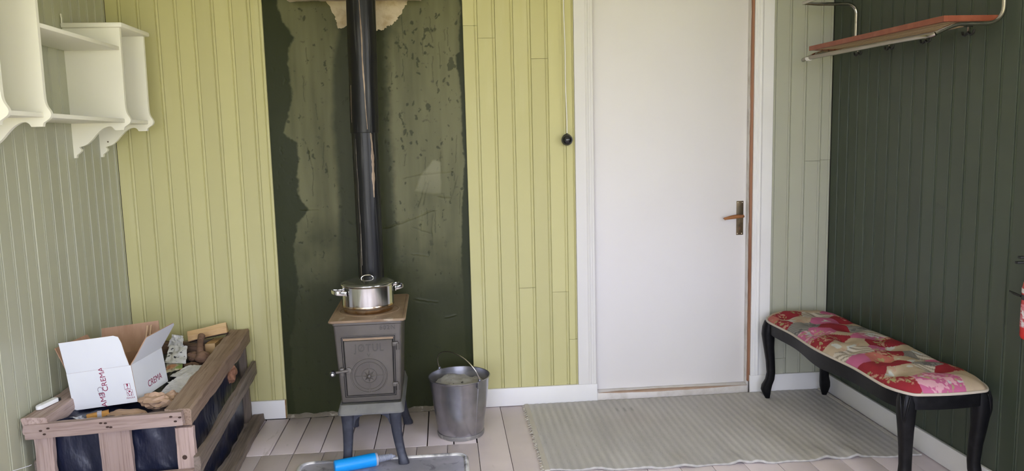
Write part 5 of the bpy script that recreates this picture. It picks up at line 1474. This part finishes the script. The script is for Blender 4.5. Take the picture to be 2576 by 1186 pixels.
crumple('crumpled_paper', (0.590, -0.36, 0.365), 0.045, mat('terracotta_paper', (0.34, 0.17, 0.10), 0.8, layers=[dict(scale=14, col=(0.25, 0.12, 0.07), lo=0.4, hi=0.6)]), 13, 'terracotta crumpled paper poking out between beam and side slat', 'paper', (0.55, 1.2, 1.0), 0.3)
crumple('clear_wrapper', (0.168, -1.015, 0.400), 0.030, mat('clear_film', (0.30, 0.32, 0.38), 0.12, spec=0.8, layers=[dict(scale=30, col=(0.75, 0.76, 0.80), lo=0.58, hi=0.66)]), 17, 'shiny clear plastic wrapper crumpled below the box corner', 'wrapper', (1.1, 0.8, 0.55), 0.4)
# orange kindling stick with grey tape
kd = thing('kindling_stick', 'short orange-yellow kindling stick with grey tape under the box', 'kindling', (0.245, -1.000, 0.412))
ORG = wood('orange_kindling', (0.62, 0.33, 0.08), (0.55, 0.27, 0.06), (0.42, 0.19, 0.04))
beam('stick_body', (0.212, -1.016, 0.412), (0.284, -0.990, 0.417), 0.022, 0.020, ORG, kd, base=(0.245, -1.000, 0.412), seed=66, rough=0.003)
MB().box(-0.0085, 0.0085, -0.0125, 0.0125, -0.0115, 0.0115, b=0.002, M=Matrix.Translation((0.254, -1.0008, 0.415)) @ Matrix.Rotation(0.35, 4, 'Z')).build('tape_band', mat('grey_tape', (0.42, 0.41, 0.45), 0.4), kd, base=(0.245, -1.000, 0.412))
# handle-like white plastic item on the left rail
wp = thing('plastic_item', 'white rounded plastic item lying on the crate rail by the wall', 'plastic case', (0.050, -0.985, 0.4545))
pts2 = []
rw = 0.0125
prof = []
L0, L1 = Vector((0.034, -1.030, 0.4530)), Vector((0.060, -0.925, 0.4545))
dv = (L1 - L0).normalized(); sv = Vector((-dv.y, dv.x, 0))
poly = [L0 + dv * (rw - rw * math.cos(a)) * 1.0 - sv * rw * math.sin(a) for a in np.linspace(PI / 2, -PI / 2, 10)]
poly = [L0 + dv * rw + (-dv * math.cos(a) + sv * math.sin(a)) * rw for a in np.linspace(-PI / 2, PI / 2, 10)] + [L1 - dv * rw + (dv * math.cos(a) + sv * math.sin(a)) * rw for a in np.linspace(PI / 2, -PI / 2, 10)]
cpt = (L0 + L1) / 2
MB().loft([[p + Vector((0, 0, 0.002)) for p in poly], [p + Vector((0, 0, 0.014)) for p in poly], [cpt + (p - cpt) * 0.93 + Vector((0, 0, 0.017)) for p in poly]]).build('item_body', mat('white_plastic', (0.82, 0.82, 0.80), 0.35), wp, base=(0.050, -0.985, 0.4545), smooth=40)
MB().box(-0.030, 0.030, -0.0035, 0.0035, 0, 0.0012, M=Matrix.Translation(cpt + Vector((0, 0, 0.0168))) @ Matrix.Rotation(math.atan2(dv.y, dv.x), 4, 'Z')).build('slot', mat('pale_grey_slot', (0.60, 0.59, 0.56), 0.5), wp, base=(0.050, -0.985, 0.4545), smooth=None)
MB().lathe([(0.0005, 0.0015), (0.0115, 0.0015), (0.0115, 0.011), (0.0005, 0.012)], 18, (L1 + dv * 0.004)).build('end_button', BLK, wp, base=(0.050, -0.985, 0.4545))

# firewood
PINE = wood('split_pine', (0.60, 0.42, 0.22), (0.54, 0.35, 0.16), (0.44, 0.26, 0.11))
BARK = mat('dark_bark', (0.075, 0.045, 0.030), 0.9, layers=[dict(scale=18, stretch=(0.3, 1, 1), col=(0.15, 0.09, 0.055), lo=0.45, hi=0.62)], bump=[(22, 0.9, 0.01, (0.3, 1, 1))])
def split_log(label, p0, p1, cs, bark_edges, seed, m_=PINE, group='split firewood in the crate'):
    """cs: cross-section polygon (y, z); bark_edges: indices of polygon edges under bark"""
    p0, p1 = Vector(p0), Vector(p1)
    t = thing('split_log', label, 'firewood', tuple(p0), (0, 0, 0), group)
    ex = (p1 - p0).normalized(); up = Vector((0, 0, 1)); ey = up.cross(ex).normalized(); ez = ex.cross(ey)
    L_ = (p1 - p0).length
    n_ = 12
    def ring(s_, k, inflate=0.0):
        out = []
        for j, (a, b) in enumerate(cs):
            e = 0.003 * float(fbm(s_ * L_ + seed, j * 2.7, 12, 3, seed))
            q = 1 + inflate
            end = 0.006 * float(fbm(j * 1.9, seed + k, 4, 2, seed + 3)) if s_ in (0, 1) else 0
            out.append(ex * (s_ * L_ + end) + ey * (a * q + e) + ez * (b * q + e))
        return out
    o = MB().loft([ring(i / n_, 0) for i in range(n_ + 1)]).build('wood_core', m_, t, smooth=30)
    for e in bark_edges:
        rings = []
        a0, b0 = e, (e + 1) % len(cs)
        for i in range(n_ + 1):
            r_ = ring(i / n_, 0)
            p_, q_ = r_[a0], r_[b0]
            mid = (p_ + q_) / 2
            nrm = (mid - ex * mid.dot(ex)).normalized()
            rings.append([p_, p_ + nrm * 0.004, mid + nrm * 0.010, q_ + nrm * 0.004, q_])
        MB().loft(rings).build('bark', BARK, t, smooth=40)
    return t
split_log('pale split log lying highest at the back of the crate', (0.330, -0.140, 0.508), (0.516, -0.112, 0.540), [(-0.030, -0.018), (0.026, -0.026), (0.030, 0.018), (-0.012, 0.030), (-0.032, 0.010)], [0, 1], 3)
split_log('dark bark-covered log lying behind the newspaper', (0.215, -0.188, 0.470), (0.410, -0.215, 0.452), [(-0.034, -0.020), (0.030, -0.026), (0.036, 0.008), (0.010, 0.030), (-0.026, 0.024)], [0, 1, 2, 3, 4], 5)
split_log('pale log with square cut end beside the thick right beam', (0.462, -0.232, 0.462), (0.462, -0.075, 0.452), [(-0.024, -0.026), (0.024, -0.028), (0.026, 0.026), (-0.022, 0.028)], [1], 7)
# root-like club: handle and knob
cl = thing('wooden_club', 'brown wooden club with rounded knob lying on the firewood', 'wood piece', (0.45, -0.345, 0.43))
CLB = (0.45, -0.345, 0.43)
CLUB = wood('polished_brown_root', (0.21, 0.125, 0.08), (0.16, 0.09, 0.055), (0.10, 0.055, 0.035))
hp_ = bezier([(0.450, -0.345, 0.462), (0.438, -0.315, 0.490), (0.430, -0.270, 0.520), (0.428, -0.245, 0.534)], 5)
MB().tube(hp_, [0.018 - 0.003 * math.sin(PI * i / (len(hp_) - 1)) for i in range(len(hp_))], 14).build('club_handle', CLUB, cl, base=CLB, smooth=60)
def blob(c, r, sq, seed, m_, parent, base, name):
    bm = bmesh.new(); bmesh.ops.create_icosphere(bm, subdivisions=4, radius=1)
    for v in bm.verts:
        f_ = 1 + 0.10 * float(fbm(v.co.x + seed, v.co.y + v.co.z, 1.6, 3, seed))
        v.co = Vector((v.co.x * sq[0], v.co.y * sq[1], v.co.z * sq[2])) * r * f_
    bm.verts.index_update()
    mb = MB().add([tuple(Vector(c) + v.co) for v in bm.verts], [tuple(q.index for q in f.verts) for f in bm.faces])
    bm.free()
    return mb.build(name, m_, parent, base=base, smooth=180)
blob((0.462, -0.352, 0.452), 0.036, (1.0, 1.0, 0.85), 4, CLUB, cl, CLB, 'knob')
crumple('bark_piece', (0.405, -0.290, 0.445), 0.036, mat('reddish_bark', (0.17, 0.10, 0.065), 0.9, layers=[dict(scale=20, col=(0.26, 0.16, 0.10), lo=0.45, hi=0.6)]), 23, 'rough reddish bark lump between newspaper and wooden club', 'bark', (1.1, 0.9, 0.6), 0.4)
crumple('bark_piece', (0.415, -0.385, 0.408), 0.050, BARK, 29, 'dark mossy bark lump under the wooden club', 'bark', (1.1, 0.9, 0.6), 0.3)

# newspapers
def sheet(name, c4, m_, label, cat, seed, amp=0.006, n=26, thick=0.0012, group=None, layers=1):
    """crumpled sheet between four corners (a, b, c, d)"""
    a, b, c, d = [np.array(p) for p in c4]
    u = np.linspace(0, 1, n); U, V = np.meshgrid(u, u, indexing='ij')
    P = a * ((1 - U) * (1 - V))[..., None] + b * (U * (1 - V))[..., None] + c * (U * V)[..., None] + d * ((1 - U) * V)[..., None]
    nrm = np.cross(b - a, d - a); nrm = nrm / np.linalg.norm(nrm)
    if nrm[2] < 0: nrm = -nrm
    h = amp * (fbm(U * 1.0 + seed, V * 1.0, 3.5, 3, seed) * 1.6 + 0.8 * np.abs(fbm(U + seed, V, 5, 2, seed + 2)))
    P = P + nrm * h[..., None]
    mb = MB().grid(P)
    k0 = len(mb.v)
    mb.grid(P - nrm * thick)
    idx = np.arange(n * n).reshape(n, n)
    lp_ = list(idx[:, 0]) + list(idx[-1, 1:]) + list(idx[-2::-1, -1]) + list(idx[0, -2:0:-1])
    mb.f += [(int(lp_[i]), int(lp_[(i + 1) % len(lp_)]), int(lp_[(i + 1) % len(lp_)]) + k0, int(lp_[i]) + k0) for i in range(len(lp_))]
    base = tuple(((a + b + c + d) / 4).tolist())
    return tag(mb.build(name, m_, None, base=base, smooth=50), label, cat, group)
NEWS = mat('newsprint', (0.62, 0.62, 0.62), 0.8, layers=[dict(scale=70, stretch=(0.6, 2.2, 1), col=(0.30, 0.30, 0.31), lo=0.60, hi=0.66, fac=0.75)])
NEWSB = mat('bold_newsprint', (0.66, 0.66, 0.66), 0.8, layers=[dict(scale=26, stretch=(1.2, 2.4, 1), col=(0.04, 0.04, 0.05), lo=0.60, hi=0.63), dict(scale=80, stretch=(0.6, 2.2, 1), col=(0.35, 0.35, 0.36), lo=0.60, hi=0.66, fac=0.6)])
BLANK = mat('pale_paper', (0.66, 0.66, 0.66), 0.75)
MAG = mat('magazine_cover', (0.62, 0.56, 0.44), 0.35, layers=[dict(scale=9, col=(0.22, 0.34, 0.07), lo=0.50, hi=0.54), dict(scale=11, stretch=(1, 1.6, 1), col=(0.48, 0.22, 0.12), lo=0.52, hi=0.58)])
G_N = 'newspapers in the crate'
sheet('newspaper', [(0.255, -0.225, 0.482), (0.352, -0.285, 0.492), (0.335, -0.232, 0.535), (0.280, -0.215, 0.540)], BLANK, 'crumpled blank newspaper corner standing up behind the box flap', 'newspaper', 3, 0.005, group=G_N)
sheet('newspaper', [(0.270, -0.245, 0.490), (0.366, -0.275, 0.492), (0.398, -0.405, 0.440), (0.296, -0.400, 0.448)], NEWSB, 'rolled newspaper with bold black headline beside the box', 'newspaper', 5, 0.006, group=G_N)
sheet('magazine', [(0.300, -0.385, 0.437), (0.376, -0.388, 0.443), (0.408, -0.490, 0.438), (0.334, -0.492, 0.424)], MAG, 'green and orange magazine page under the headline newspaper', 'magazine', 8, 0.004)
sheet('newspaper', [(0.375, -0.560, 0.428), (0.425, -0.455, 0.446), (0.495, -0.470, 0.446), (0.500, -0.640, 0.428)], NEWS, 'grey newspaper sheet wedged below the magazine', 'newspaper', 11, 0.003, group=G_N)
sheet('newspaper', [(0.395, -0.650, 0.424), (0.445, -0.560, 0.440), (0.515, -0.600, 0.428), (0.500, -0.760, 0.424)], BLANK, 'folded pale newspaper strip halfway along the right beam', 'newspaper', 14, 0.003, group=G_N)
sheet('newspaper', [(0.400, -0.780, 0.412), (0.415, -0.640, 0.432), (0.505, -0.700, 0.422), (0.508, -0.850, 0.412)], NEWS, 'printed newspaper nearest the crumpled brown paper', 'newspaper', 17, 0.003, group=G_N)

# thin pale wire at the wall
tag(MB().tube([(0.012, -1.190, 0.278), (0.030, -1.150, 0.272), (0.036, -1.128, 0.268), (0.040, -1.118, 0.268)], 0.0014, 6).build('wire', mat('pale_wire', (0.62, 0.63, 0.66), 0.4), None, base=(0.03, -1.15, 0.27), smooth=60), 'thin pale wire sticking out from the wall beside the crate', 'wire')
